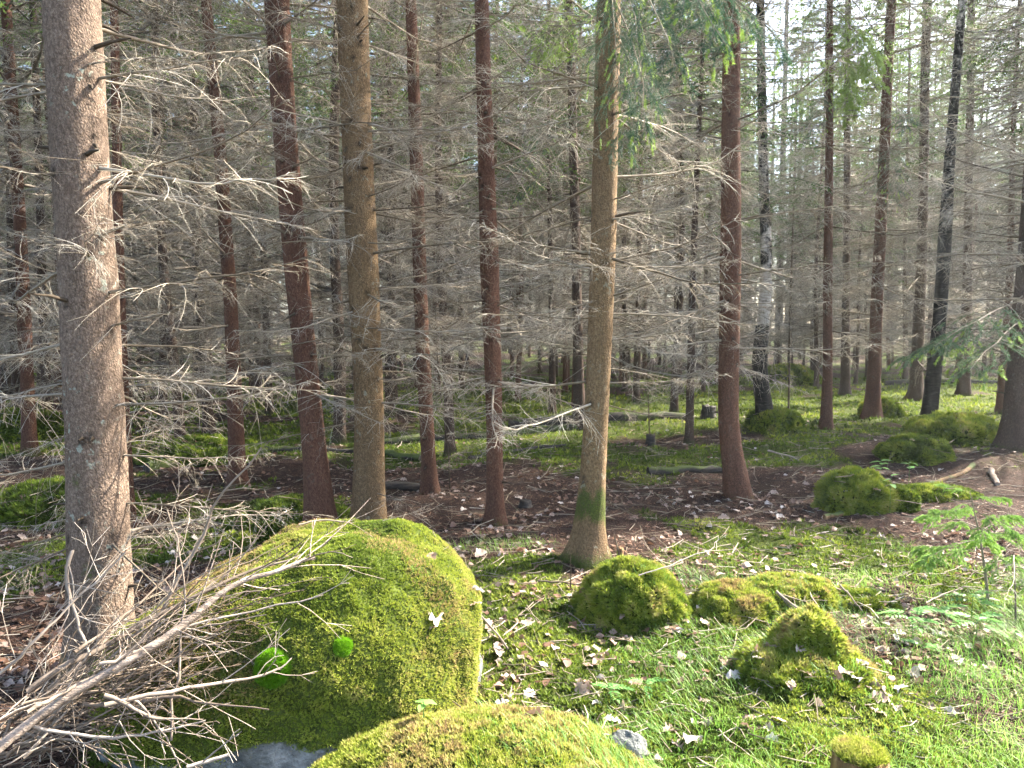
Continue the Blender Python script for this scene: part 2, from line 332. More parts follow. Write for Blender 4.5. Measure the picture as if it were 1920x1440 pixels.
# ------------------------------------------------------------------ moss tufts
def tufts(g, P, N, size, hue, rg, leaves=4, spread=0.9, width=0.42, up=0.25, mat=0):
    n = len(P)
    if n == 0: return
    N = N + np.array((0, 0, up)); N = N / np.linalg.norm(N, axis=1, keepdims=True)
    ref = np.where(np.abs(N[:, 2:3]) > 0.9, np.array([[1., 0, 0]]), np.array([[0, 0, 1.]]))
    A = np.cross(N, ref); A /= np.linalg.norm(A, axis=1, keepdims=True); B = np.cross(N, A)
    az = rg.uniform(0, 2 * np.pi, (n, 1)) + np.arange(leaves)[None] * 2 * np.pi / leaves + rg.normal(0, .4, (n, leaves))
    sp = spread * rg.uniform(0.35, 1.3, (n, leaves)); ln = size[:, None] * rg.uniform(0.6, 1.25, (n, leaves))
    D = A[:, None] * np.cos(az)[..., None] + B[:, None] * np.sin(az)[..., None]
    S = -A[:, None] * np.sin(az)[..., None] + B[:, None] * np.cos(az)[..., None]
    tip = P[:, None] + (D * sp[..., None] + N[:, None]) * ln[..., None] / np.sqrt(1 + sp[..., None] ** 2)
    bs = P[:, None] - N[:, None] * (size * 0.15)[:, None, None]
    w = (ln * width * 0.5)[..., None]
    V = np.stack([bs + S * w + 0 * tip, bs - S * w + 0 * tip, tip], 2).reshape(-1, 3)
    T = np.arange(len(V)).reshape(-1, 3)
    hv = (hue[:, None, None] + rg.normal(0, 0.05, (n, leaves, 1)) + np.array([-0.06, -0.06, 0.06])[None, None]).reshape(-1)
    g.add(V, T=T, mat=mat, hue=np.clip(hv, 0, 1))
def sample_mesh(V, T, n, rg):
    a, b, c = V[T[:, 0]], V[T[:, 1]], V[T[:, 2]]
    cr = np.cross(b - a, c - a); ar = np.linalg.norm(cr, axis=1); p = ar / ar.sum()
    k = rg.choice(len(T), n, p=p); u, v = rg.random((2, n)); f = u + v > 1; u[f] = 1 - u[f]; v[f] = 1 - v[f]
    N = cr[k] / (ar[k][:, None] + 1e-12)
    return a[k] + (b - a)[k] * u[:, None] + (c - a)[k] * v[:, None], N

def dome(rx, ry, h, seed, nu=64, nv=28, pw=2.2, rough=0.085, skew=(0, 0), left_drop=0.0, sink=0.25, fine=0.012):
    """a boulder or hummock: superelliptic dome, flat plan ellipse at its foot, with lumps"""
    u = np.arange(nu) * 2 * np.pi / nu; v = np.linspace(0, 1, nv)
    U, Vv = np.meshgrid(u, v)
    ph = Vv * (np.pi / 2 + 0.45)                     # a little past the equator so the flank tucks in below
    cr = np.sin(ph); cz = np.cos(ph)
    e = 2.0 / pw
    px = np.sign(np.cos(U)) * np.abs(np.cos(U)) ** 0.9 * np.abs(cr) ** e
    py = np.sign(np.sin(U)) * np.abs(np.sin(U)) ** 0.9 * np.abs(cr) ** e
    pz = np.sign(cz) * np.abs(cz) ** e
    n = (fbm(px * 1.6 + 7, py * 1.6, pz * 1.6, seed, 3) - 0.5) * 2
    n2 = (fbm(px * 6, py * 6 + 3, pz * 6, seed + 5, 3) - 0.5) * 2
    n3 = (fbm(px * 3.1 + 2, py * 3.1, pz * 3.1, seed + 3, 2) - 0.5) * 2
    k = 1 + n * rough * 2 + n3 * rough * 1.1 + n2 * rough * 0.7
    x = px * rx * k; y = py * ry * k; z = pz * h * k
    z = np.where(z > 0, z * (1 - left_drop * sm(0.2, -1.0, px)) , z * sink / 0.4)
    x = x + skew[0] * np.clip(z, 0, None); y = y + skew[1] * np.clip(z, 0, None)
    z = z + fine * (fbm(x * 22, y * 22, z * 22, seed + 9, 2) - 0.5) * 2
    P = np.stack([x, y, z], -1); i = np.arange(nu * nv).reshape(nv, nu); i2 = np.roll(i, -1, 1)
    Q = np.stack([i[:-1], i[1:], i2[1:], i2[:-1]], -1).reshape(-1, 4)
    return P.reshape(-1, 3), Q
def q2t(Q): return np.concatenate([Q[:, [0, 1, 2]], Q[:, [0, 2, 3]]])
def add_surf(V, F):
    global surf_n
    surf_v.append(V); surf_f.append(F + surf_n); surf_n += len(V)

def mound(name, label, cat, center, rx, ry, h, seed, n_tufts, tsize, hue, cover=None, rock=True, rz=0.0, group=None, leaves=4, spread=.9, width=.42, fringe=True, clump=1.0, **kw):
    c = np.array(center, float); c[2] = float(H(c[0], c[1])) if len(center) == 2 or center[2] is None else c[2]
    V, Q = dome(rx, ry, h, seed, **kw)
    cs, sn = math.cos(rz), math.sin(rz); V = V @ np.array([[cs, sn, 0], [-sn, cs, 0], [0, 0, 1]])
    W = V + c
    cov = np.ones(len(W)) if cover is None else cover(V)
    root = empty(name, c); tag(root, label, cat, group)
    g = G().add(V, Q, moss=cov); obj('rock' if rock else 'hummock', g.mesh(name + '_body', M_ROCK if rock else M_GROUND), root)
    rg = rng_(seed + 100); P, N = sample_mesh(V, q2t(Q), n_tufts, rg)
    keep = P[:, 2] > -0.06
    if cover is not None: keep &= cover(P) > 0.45 + rg.normal(0, .06, len(P))
    P, N = P[keep], N[keep]
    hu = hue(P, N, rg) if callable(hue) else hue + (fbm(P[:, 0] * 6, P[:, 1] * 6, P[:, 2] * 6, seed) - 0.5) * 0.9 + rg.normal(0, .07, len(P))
    f = .30 / tsize * .2; cl = fbm(P[:, 0] * f * 5, P[:, 1] * f * 5, P[:, 2] * f * 5, seed + 50, 2) - .5
    P = P + N * ((np.clip(cl, -.22, 1) + .22) * tsize * 2.2 * clump)[:, None]; hu = hu + cl * .75 * clump * (hu < .98)
    g = G(); tufts(g, P, N, tsize * rg.uniform(.6, 1.4, len(P)) * (1 + cl * .8), np.clip(hu, 0, 1), rg, leaves, spread, width)
    mo = obj('moss', g.mesh(name + '_moss', M_MOSS, False), root); tag(mo, kind='stuff')
    add_surf(W, Q); return root, V, Q

# the great boulder
BC = gp(640, 1165); BC = np.array((-0.94, 3.16, -0.03))
def b_cover(V):
    x, y, z = V[:, 0], V[:, 1], V[:, 2]
    edge = 0.12 + 0.09 * (fbm(x * 5, y * 5, z * 3, 77, 3) - 0.5) * 2 - 0.06 * sm(-0.1, -0.6, x) - 0.10 * sm(0.35, 0.6, x)
    c = sm(-0.06, 0.05, z - edge)
    c = c * (1 - sm(0.74, 0.82, x + 0.25 * y - 0.06 * (fbm(y * 6, z * 6, 0, 5) - .5)) * sm(0.5, 0.38, z))
    return c
def b_hue(P, N, rg):
    x, y, z = P.T
    n = fbm(x * 3.2, y * 3.2, z * 3.2, 61, 4) - 0.5; n2 = fbm(x * 14, y * 14, z * 14, 66, 2) - 0.5
    h = 0.60 + n * 0.62 + n2 * 0.35 + 0.24 * sm(0.30, 0.70, x) + rg.normal(0, .07, len(P))  # moss yellowed towards the right, sunlight put into its colour
    brown = sm(0.54, 0.64, fbm(x * 2.4 + 3, y * 2.4, z, 71, 3) + 0.26 * sm(-0.05, -0.35, x + .3 * y)) * sm(0.22, 0.36, z)
    return np.where(rg.random(len(P)) < brown * 0.7, 1.0, h)
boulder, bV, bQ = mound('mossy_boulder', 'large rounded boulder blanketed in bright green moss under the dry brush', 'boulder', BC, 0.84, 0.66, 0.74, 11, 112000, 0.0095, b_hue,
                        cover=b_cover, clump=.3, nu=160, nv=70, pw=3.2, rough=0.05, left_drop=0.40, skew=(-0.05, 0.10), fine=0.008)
# its two bright cushions
rgc = rng_(5)
BT = BVHTree.FromPolygons([tuple(v) for v in (bV + BC)], [tuple(q) for q in bQ])
def on_boulder(px, py):
    r = ray(px, py); hit = BT.ray_cast(Vector((0, 0, CAM_Z)), Vector(r).normalized()); return hit
for (px, py, r, lab) in ((512, 1252, 0.062, 'large vivid green cushion of moss growing on the boulder'), (642, 1212, 0.030, 'small vivid green cushion of moss growing on the boulder')):
    hit = on_boulder(px, py)
    if hit[0] is None: continue
    V, Q = dome(r, r, r * 0.55, 3, 20, 8, 2.0, 0.08)
    z = hit[1]; M3 = z.to_track_quat('Z', 'Y').to_matrix()
    root = empty('moss_cushion', hit[0]); tag(root, lab, 'moss')
    W = xf(V, M3, (0, 0, 0)); obj('body', G().add(W, Q, hue=0.2).mesh('cushion', M_CUSH), root)
    P, N = sample_mesh(W, q2t(Q), int(9000 * (r / 0.062) ** 2), rgc); g = G()
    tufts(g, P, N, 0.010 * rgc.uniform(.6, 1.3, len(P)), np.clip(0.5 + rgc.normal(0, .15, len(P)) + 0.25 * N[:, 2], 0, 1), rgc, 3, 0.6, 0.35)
    tag(obj('shoots', g.mesh('cushion_shoots', M_CUSH, False), root), kind='stuff')

# other mossy rocks and hummocks
def mnd(px, py, rx, ry, h, seed, n, ts, hue, label, name='mossy_rock', cat='rock', **kw):
    p = gp(px, py); p = p + np.array((0, ry * 0.85, 0)); return mound(name, label, cat, (p[0], p[1], float(H(p[0], p[1])) - 0.03), rx, ry, h, seed, n, ts, hue, **kw)
mnd(1198, 1180, .30, .26, .29, 21, 18000, .018, .54, 'rounded rock thickly covered in dark green moss beside the moss-banded spruce')
mnd(1392, 1168, .26, .22, .17, 22, 11000, .017, .74, 'low pale green moss hummock next to the dark mossy rock', 'moss_hummock', 'hummock', rock=False)
mnd(1510, 1148, .28, .2, .16, 23, 10000, .018, .78, 'yellow-green moss hummock with dead sticks lying across it', 'moss_hummock', 'hummock', rock=False)
mnd(1630, 1150, .22, .18, .10, 29, 5000, .016, .58, 'flat moss hummock at the foot of the rowan seedlings', 'moss_hummock', 'hummock', rock=False)
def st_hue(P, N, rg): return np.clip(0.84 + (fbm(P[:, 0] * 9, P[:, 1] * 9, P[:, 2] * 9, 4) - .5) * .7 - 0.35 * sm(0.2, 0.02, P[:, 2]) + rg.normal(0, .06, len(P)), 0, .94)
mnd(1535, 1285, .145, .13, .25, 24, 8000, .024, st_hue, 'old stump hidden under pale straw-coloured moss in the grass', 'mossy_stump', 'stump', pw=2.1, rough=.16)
mnd(1540, 1312, .30, .24, .11, 28, 8000, .018, .70, 'mossy skirt of hummock around the straw-coloured mossy stump', 'moss_hummock', 'hummock', rock=False)
mnd(1628, 965, .34, .28, .36, 25, 13000, .026, .52, 'round green mossy rock with leafy seedlings growing behind it')
mnd(1700, 965, .15, .14, .22, 26, 3500, .022, .30, 'small dark mossy stump against the round green rock', 'mossy_stump', 'stump')
mnd(1738, 885, .40, .30, .24, 27, 9000, .026, .38, 'long low moss-covered rock beyond the leafy seedlings')
mnd(1825, 862, .62, .45, .36, 30, 11000, .035, .52, 'broad moss-covered mound at the foot of the black birch', 'mossy_mound', 'mound', rock=False)
mnd(1770, 950, .45, .22, .13, 31, 5000, .022, .40, 'flat mossy patch of ground raised beside the rotten stick', 'moss_hummock', 'hummock', rock=False)
mnd(1668, 785, .36, .34, .36, 32, 5000, .04, .50, 'mossy rock at the flared foot of a spruce', rock=True)
mnd(1495, 722, .9, .7, .55, 33, 5000, .06, .48, 'mossy mound deep among the trunks', 'mossy_mound', 'mound')
mnd(1465, 815, .40, .40, .34, 34, 4500, .035, .50, 'mossy root mound hugging the leaning birch', 'mossy_mound', 'mound')
mnd(360, 872, .75, .5, .30, 35, 8000, .03, .36, 'dark green mossy hump between the thin red spruces', 'mossy_mound', 'mound')
mnd(525, 1000, .50, .35, .26, 36, 7000, .024, .28, 'olive mossy slope tucked behind the great boulder', 'mossy_mound', 'mound', rock=False)
mnd(60, 985, .65, .45, .26, 37, 8000, .028, .30, 'dull mossy bank behind the grey-barked spruce', 'mossy_mound', 'mound', rock=False)
mnd(10, 835, .6, .5, .45, 38, 4500, .035, .38, 'mossy rock among thin trunks beyond the grey-barked spruce')
mnd(435, 1012, .15, .13, .09, 39, 2500, .018, .42, 'small mossy stone on the litter behind the boulder')
def fm_hue(P, N, rg): return np.clip(0.80 + (fbm(P[:, 0] * 7, P[:, 1] * 7, P[:, 2] * 7, 14) - .5) * .8 + rg.normal(0, .07, len(P)), 0.05, .95)
mound('moss_hummock', 'wide pale moss hummock with thin grass and dead leaves touching the boulder', 'hummock', (-0.10, 2.42, float(H(-0.1, 2.42)) - 0.04), .64, .50, .265, 40, 36000, .0125, fm_hue, rock=False, pw=1.75, rough=.06, clump=.7)

SURF = BVHTree.FromPolygons(np.concatenate(surf_v).tolist(), np.concatenate(surf_f).tolist())
DOWN = Vector((0, 0, -1))
def drop(x, y):
    h = SURF.ray_cast(Vector((x, y, 3.0)), DOWN)
    return (np.array(h[0]), np.array(h[1] if h[1].z > 0 else -h[1])) if h[0] is not None else (np.array((x, y, float(H(x, y)))), np.array((0, 0, 1.)))
def drops(XY):
    P = np.empty((len(XY), 3)); N = np.empty((len(XY), 3))
    for i, (x, y) in enumerate(XY): P[i], N[i] = drop(x, y)
    return P, N
def frustum_pts(n, y0, y1, rg, pow_=1.0, marg=1.08):  # ground points in front of the camera, denser near
    u = rg.random(n); y = (y0 ** -pow_ + u * (y1 ** -pow_ - y0 ** -pow_)) ** (-1 / pow_)
    x = rg.uniform(-1, 1, n) * (y * 0.70 * marg + 0.4); return np.stack([x, y], -1)

# ground moss carpets
rg = rng_(50); XY = frustum_pts(170000, 1.75, 26, rg, 0.75)
mk = moss_mask(XY[:, 0], XY[:, 1]); XY = XY[mk > 0.40 + rg.random(len(XY)) * 0.22]
Zp = H(XY[:, 0], XY[:, 1]); dd = np.clip(1.6 - np.hypot(XY[:, 0], XY[:, 1] - 2) / 9, 0, 1)
mk = moss_mask(XY[:, 0], XY[:, 1])
Zp = Zp + dd * ((fbm(XY[:, 0] * 14, XY[:, 1] * 14, seed=41, oct=3) - 0.5) * 0.035 * (0.5 + mk))
P = np.column_stack([XY, Zp]); N = np.tile((0, 0, 1.), (len(P), 1))
hu = 0.44 + (fbm(P[:, 0] * 2.5, P[:, 1] * 2.5, seed=81) - 0.5) * 0.9 + rg.normal(0, .08, len(P)) + 0.10 * sm(4.2, 3, P[:, 1])
g = G(); tufts(g, P, N, (0.0075 + 0.0038 * P[:, 1]) * rg.uniform(.6, 1.4, len(P)), np.clip(hu, 0.05, .93), rg, 4, 1.3, .45)
tag(obj('ground_moss', g.mesh('ground_moss', M_MOSS, False)), 'patchy carpet of green and yellow moss over the forest floor', 'moss', kind='stuff'); print('ground moss', len(P))

# ------------------------------------------------------------------ grass
rg = rng_(60)
def grass_mask(x, y):
    px = 960 + FPX * x / y
    m = (fbm(x * 1.7, y * 1.7, seed=91, oct=3) - 0.5) * 1.8
    right = sm(0.0, 0.9, x - 0.10 * (y - 2)) * sm(5.4, 4.4, y)
    m = m + right * 0.55 + 0.35 * sm(1.2, 2.0, x) * sm(4.2, 3.4, y) + 0.4 * sm(3.0, 2.4, y) * sm(-0.45, 0.3, x) - 0.05
    m = m + 0.8 * np.exp(-(((x - gp(1590, 1085)[0]) / .28) ** 2 + ((y - gp(1590, 1085)[1]) / .16) ** 2))
    m = m + 0.5 * np.exp(-(((x - gp(1250, 1160)[0]) / .2) ** 2 + ((y - gp(1250, 1160)[1]) / .12) ** 2))
    return np.clip(m, 0, 1)
XY = np.stack([rg.uniform(-0.75, 4.4, 110000), rg.uniform(1.7, 5.6, 110000)], -1)
XY = XY[np.abs(XY[:, 0]) < XY[:, 1] * 0.8 + .3]
gm = grass_mask(XY[:, 0], XY[:, 1]); k = rg.random(len(XY)) < gm * 0.95; XY = XY[k][:42000]; P, N = drops(XY)
n = len(P); ln = rg.uniform(.035, .115, n) * (0.65 + 0.55 * grass_mask(P[:, 0], P[:, 1])); az = rg.normal(0.6, 1.5, n)
# blades of a clump lean alike
az = az * 0.5 + 6.28 * fbm(P[:, 0] * 2.2, P[:, 1] * 2.2, seed=95, oct=2)
lean = rg.uniform(.35, 1.25, n); D = np.stack([np.cos(az), np.sin(az), 0 * az], -1); S = np.stack([-np.sin(az), np.cos(az), 0 * az], -1)
w = rg.uniform(.0009, .0016, n); pts = []
for t, ww in ((0, 1.), (.4, .9), (.75, .6)):
    c = P + D * (ln * lean * t ** 1.6)[:, None] + np.array((0, 0, 1.)) * (ln * (t - 0.38 * lean * t * t))[:, None] - np.array((0, 0, .006))
    pts += [c - S * (w * ww)[:, None], c + S * (w * ww)[:, None]]
tip = P + D * (ln * lean)[:, None] + np.array((0, 0, 1.)) * (ln * (1 - 0.55 * lean))[:, None]
V = np.stack(pts + [tip], 1).reshape(-1, 3); b = np.arange(n)[:, None] * 7
Q = np.concatenate([b + np.array([[0, 1, 3, 2]]), b + np.array([[2, 3, 5, 4]])]); T = b + np.array([[4, 5, 6]])
hg = 0.5 + (fbm(P[:, 0] * 1.5, P[:, 1] * 1.5, seed=99) - .5) * .7 + rg.normal(0, .12, n); hg = np.where(rg.random(n) < .05, 1.0, hg)
g = G().add(V, Q, T, hue=np.repeat(np.clip(hg, 0, 1), 7))
tag(obj('grass', g.mesh('grass', M_GRASS, True)), 'fine bright green woodland grass around the mossy stumps', 'grass', kind='stuff'); print('grass', n)

# ------------------------------------------------------------------ dead branches
def curve_pts(p0, d, ln, S, sag, curl, rg):         # K curved lines from p0 along d
    K = len(p0); t = np.linspace(0, 1, S)[None, :, None]
    side = np.cross(d, np.array((0, 0, 1.))); side /= np.linalg.norm(side, axis=1, keepdims=True) + 1e-9
    return (p0[:, None] + d[:, None] * ln[:, None, None] * t + np.array((0, 0, -1.)) * (sag * ln)[:, None, None] * t ** 2
            + side[:, None] * (curl * ln)[:, None, None] * t ** 2)
def norm(a): return a / (np.linalg.norm(a, axis=-1, keepdims=True) + 1e-9)
def dead_branch(rg, L, dens=1.0, thick=1.0, lod=0, r0=None, up=None, tw=1.0):
    """a dead spruce limb along +X: stem, side twigs, twiglets; returns V, Q, tone"""
    S = 9 if lod == 0 else 6
    t = np.linspace(0, 1, S); r0 = r0 or (0.0035 + 0.0042 * L) * rg.uniform(.85, 1.2)
    droop = rg.uniform(-.05, .22); lift = rg.uniform(.0, .22) if up is None else up; wob = np.cumsum(rg.normal(0, .022, S)) * L; wz = np.cumsum(rg.normal(0, .014, S)) * L
    M = np.stack([L * t * (1 - .04 * t), wob * t, -droop * L * t ** 1.3 + lift * L * t ** 3 + wz * t], -1)
    out = []
    V, Q = tubes(M[None], ((r0 * (1 - .82 * t ** .8)) * thick)[None], 5 if lod == 0 else 3); out.append((V, Q, np.full(len(V), .40 + rg.uniform(-.15, .15))))
    K = max(4, int(L * (19 if lod == 0 else 12) * dens)); ts = np.sort(rg.uniform(.08, 1.0, K)); p0 = np.stack([np.interp(ts, t, M[:, k]) for k in range(3)], -1)
    tan = np.stack([np.gradient(M[:, k], t) for k in range(3)], -1); tan = norm(np.stack([np.interp(ts, t, tan[:, k]) for k in range(3)], -1))
    sd = np.where(np.arange(K) % 2 == 0, 1., -1.) * rg.choice([1, 1, 1, -1], K); an = rg.normal(R(52), R(14), K)
    hor = norm(np.cross(np.array((0, 0, 1.)), tan))
    d = tan * np.cos(an)[:, None] + hor * (np.sin(an) * sd)[:, None]; d[:, 2] += rg.normal(-.05, .22, K); d = norm(d)
    ln = np.clip((.10 + .36 * (1 - ts) ** .7) * rg.uniform(.45, 1.25, K) * min(L, 1.8) * .62 * tw, .05, .7)
    sag = rg.normal(.30, .32, K); curl = rg.normal(0, .32, K) - sd * .18
    S2 = 5 if lod == 0 else 3
    P2 = curve_pts(p0, d, ln, S2, sag, curl, rg); t2 = np.linspace(0, 1, S2)
    r2 = (.0021 * (.55 + ln))[:, None] * (1 - .65 * t2)[None] * thick + .0004 * thick
    V, Q = tubes(P2, r2, 3); out.append((V, Q, np.repeat(np.clip(.58 + rg.normal(0, .24, K), 0, 1), S2 * 3)))
    if dens > 0:
        m = 5 if lod == 0 else 3; K3 = K * m; pk = np.repeat(np.arange(K), m); tt = rg.uniform(.15, 1, K3)
        fi = tt * (S2 - 1); i0 = np.clip(fi.astype(int), 0, S2 - 2); fr = (fi - i0)[:, None]
        p3 = P2[pk, i0] * (1 - fr) + P2[pk, i0 + 1] * fr; td = norm(P2[pk, i0 + 1] - P2[pk, i0])
        sd3 = rg.choice([-1., 1.], K3); h3 = norm(np.cross(np.array((0, 0, 1.)), td)); an = rg.normal(R(48), R(16), K3)
        d3 = td * np.cos(an)[:, None] + h3 * (np.sin(an) * sd3)[:, None]; d3[:, 2] += rg.normal(-.12, .3, K3); d3 = norm(d3)
        l3 = np.clip(ln[pk] * rg.uniform(.18, .55, K3) * (1.2 - tt * .6), .025, .22)
        S3 = 3 if lod == 0 else 2
        P3 = curve_pts(p3, d3, l3, S3, rg.normal(.3, .4, K3), rg.normal(0, .45, K3), rg)
        r3 = np.full((K3, S3), .00085) * np.linspace(1, .55, S3)[None] * thick
        V, Q = tubes(P3, r3, 3); out.append((V, Q, np.repeat(np.clip(.68 + rg.normal(0, .24, K3), 0, 1), S3 * 3)))
    g = G()
    for V, Q, tn in out: g.add(V, Q, tone=tn)
    V, Q, T, A, mi = g.arrays(); return V, Q, A['tone'], M
rgb = rng_(70)
BR = []                                              # pool for the trees close by, all about 1 m and scaled
for k in range(20):
    V, Q, tn, M = dead_branch(rgb, 1.4, 1.15, 1.25); BR.append(G().add(V, Q, tone=tn).mesh('dead_branch', M_TWIG))
BRP = []                                             # paler pool with more lichen-grey twigs
STUB = []
for k in range(4):
    L = (0.03, 0.05, 0.09, 0.20)[k]; V, Q = tubes(np.array([[(0, 0, 0), (L * .5, .004, .004), (L, 0, -.006)]]), np.array([[.011, .008, .003]]), 6); STUB.append(G().add(V, Q, tone=-.2).mesh('stub', M_TWIG))
print('branch pool tris', sum(len(m.polygons) * 2 for m in BR))

# ------------------------------------------------------------------ needles
def needle_twigs(P0, D, ln, rg, per=46, nl=.014, nw=.0013, hue=.3, flat=.35):
    """needles set round K twigs; returns triangles V and hue"""
    K = len(P0); t = rg.random((K, per)); base = P0[:, None] + D[:, None] * (ln[:, None] * t)[..., None]
    ref = np.array((0, 0, 1.)); A = norm(np.cross(D, ref) + 1e-6); B = np.cross(D, A)
    az = rg.uniform(0, 2 * np.pi, (K, per)); rad = A[:, None] * np.cos(az)[..., None] + B[:, None] * (np.sin(az) * (1 - flat))[..., None]
    d = norm(rad + D[:, None] * rg.uniform(.35, 1.1, (K, per))[..., None]); s = norm(np.cross(d, rg.normal(size=(K, per, 3))))
    L = nl * rg.uniform(.7, 1.2, (K, per))[..., None]
    V = np.stack([base - s * nw * .5, base + s * nw * .5, base + d * L], 2).reshape(-1, 3)
    h = np.broadcast_to(np.asarray(hue, float).reshape(-1, 1), (K, per)) + rg.normal(0, .06, (K, per)); return V, np.clip(np.repeat(h.ravel(), 3), 0, 1)
def green_branch(rg, L, per=46, nl=.015, hue=.3, tips=.35, tipfrac=.25, hang=.25, sec=13, stemr=.006, nw=.0014, m=6):
    S = 8; t = np.linspace(0, 1, S); M = np.stack([L * t, np.cumsum(rg.normal(0, .02, S)) * L * t, -hang * L * t ** 1.7], -1)
    g = G(); V, Q = tubes(M[None], (stemr * (1 - .8 * t))[None], 5); g.add(V, Q, mat=1, tone=.35)
    K = int(sec * L / .6) + 5; ts = np.sort(rg.uniform(.12, 1, K)); p0 = np.stack([np.interp(ts, t, M[:, k]) for k in range(3)], -1)
    tan = norm(np.stack([np.interp(ts, t, np.gradient(M[:, k], t)) for k in range(3)], -1)); hor = norm(np.cross(np.array((0, 0, 1.)), tan))
    sd = np.where(np.arange(K) % 2 == 0, 1., -1.); an = rg.normal(R(50), R(10), K)
    d = tan * np.cos(an)[:, None] + hor * (np.sin(an) * sd)[:, None]; d[:, 2] -= rg.uniform(.0, .35, K); d = norm(d)
    ln = np.clip((.15 + .5 * (1 - ts)) * L * rg.uniform(.6, 1.1, K) * .75, .06, .5)
    P2 = curve_pts(p0, d, ln, 4, np.full(K, hang * .9), rg.normal(0, .1, K), rg); V, Q = tubes(P2, np.full((K, 4), .0022) * np.linspace(1, .4, 4)[None], 3); g.add(V, Q, mat=1, tone=.35)
    K3 = K * m; pk = np.repeat(np.arange(K), m); tt = rg.uniform(.1, 1, K3); fi = tt * 3; i0 = np.clip(fi.astype(int), 0, 2); fr = (fi - i0)[:, None]
    p3 = P2[pk, i0] * (1 - fr) + P2[pk, i0 + 1] * fr; td = norm(P2[pk, i0 + 1] - P2[pk, i0]); h3 = norm(np.cross(np.array((0, 0, 1.)), td)); an = rg.normal(R(42), R(12), K3)
    d3 = norm(td * np.cos(an)[:, None] + h3 * (np.sin(an) * rg.choice([-1., 1.], K3))[:, None] + np.array((0, 0, -1.)) * rg.uniform(0, .5, (K3, 1)))
    l3 = np.clip(ln[pk] * rg.uniform(.25, .5, K3), .035, .12)
    segP = np.concatenate([P2[:, i] for i in range(3)] + [p3]); segE = np.concatenate([P2[:, i + 1] for i in range(3)] + [p3 + d3 * l3[:, None]])
    dv = segE - segP; sl = np.linalg.norm(dv, axis=1); V, h = needle_twigs(segP, dv / sl[:, None], sl, rg, per, nl, nw, hue + rg.normal(0, .05, len(sl)))
    g.add(V, T=np.arange(len(V)).reshape(-1, 3), hue=h)
    ends = np.concatenate([P2[:, 3], p3 + d3 * l3[:, None]]); ed = np.concatenate([norm(P2[:, 3] - P2[:, 2]), d3]); pick = rg.random(len(ends)) < tipfrac
    gt = G()
    if pick.any() and tips > 0:
        e, dd_ = ends[pick], norm(ed[pick] + np.array((0, 0, -.5))); V, h = needle_twigs(e, dd_, np.full(len(e), .045) * rg.uniform(.7, 1.3, len(e)), rg, 60, nl * 1.0, nw * 1.6, .92)
        gt.add(V, T=np.arange(len(V)).reshape(-1, 3), hue=h)
    return g, gt

# ------------------------------------------------------------------ trees close by, one by one
UPZ = 14.0
def trunk_line(trace, Yd):
    if Yd > 8: trace = [(a, b, w * .8) for a, b, w in trace]
    pts = []
    for px, py, w in trace: p = at(px, py, Yd); pts.append((p[0], p[1], p[2], w / 2 / FPX * Yd))
    pts = np.array(pts[::-1])                       # from the foot upwards
    return pts
TREES = []
SUN_SPOTS = [(p[0], p[1], z, r) for p, z, r in [(gp(850, 1180), .4, .55), (gp(1750, 1340), 0, .9), (gp(1350, 1350), 0, .7), (gp(900, 1380), .2, .5), (gp(1560, 1230), .2, .5), (gp(150, 1330), .4, .5), (gp(1130, 1060), 1.2, .4), (gp(690, 1000), 1.6, .4), (gp(185, 1250), 1.6, .4),
             (gp(1840, 740), 0, 1.1), (gp(1690, 775), 0, .7), (gp(1300, 772), 0, 1.3), (gp(1120, 770), 0, 1.2), (gp(870, 835), 0, .4), (gp(1500, 745), 0, 1.2), (gp(1900, 1150), 0, .5), (gp(1450, 1120), .1, .3)]]
def shades(x, y, zlo=6.0, zhi=13.5, rmax=1.8):       # would a crown standing here shade one of the sunlit spots?
    for sx, sy, sz, sr in SUN_SPOTS:
        for h in np.arange(zlo, zhi, .7):
            k = (h - sz) / math.tan(SUN_EL); qx, qy = sx + math.sin(SUN_AZ) * k, sy + math.cos(SUN_AZ) * k
            if math.hypot(qx - x, qy - y) < rmax * ((zhi - h) / (zhi - zlo)) ** .7 + sr * .6: return True
    return False
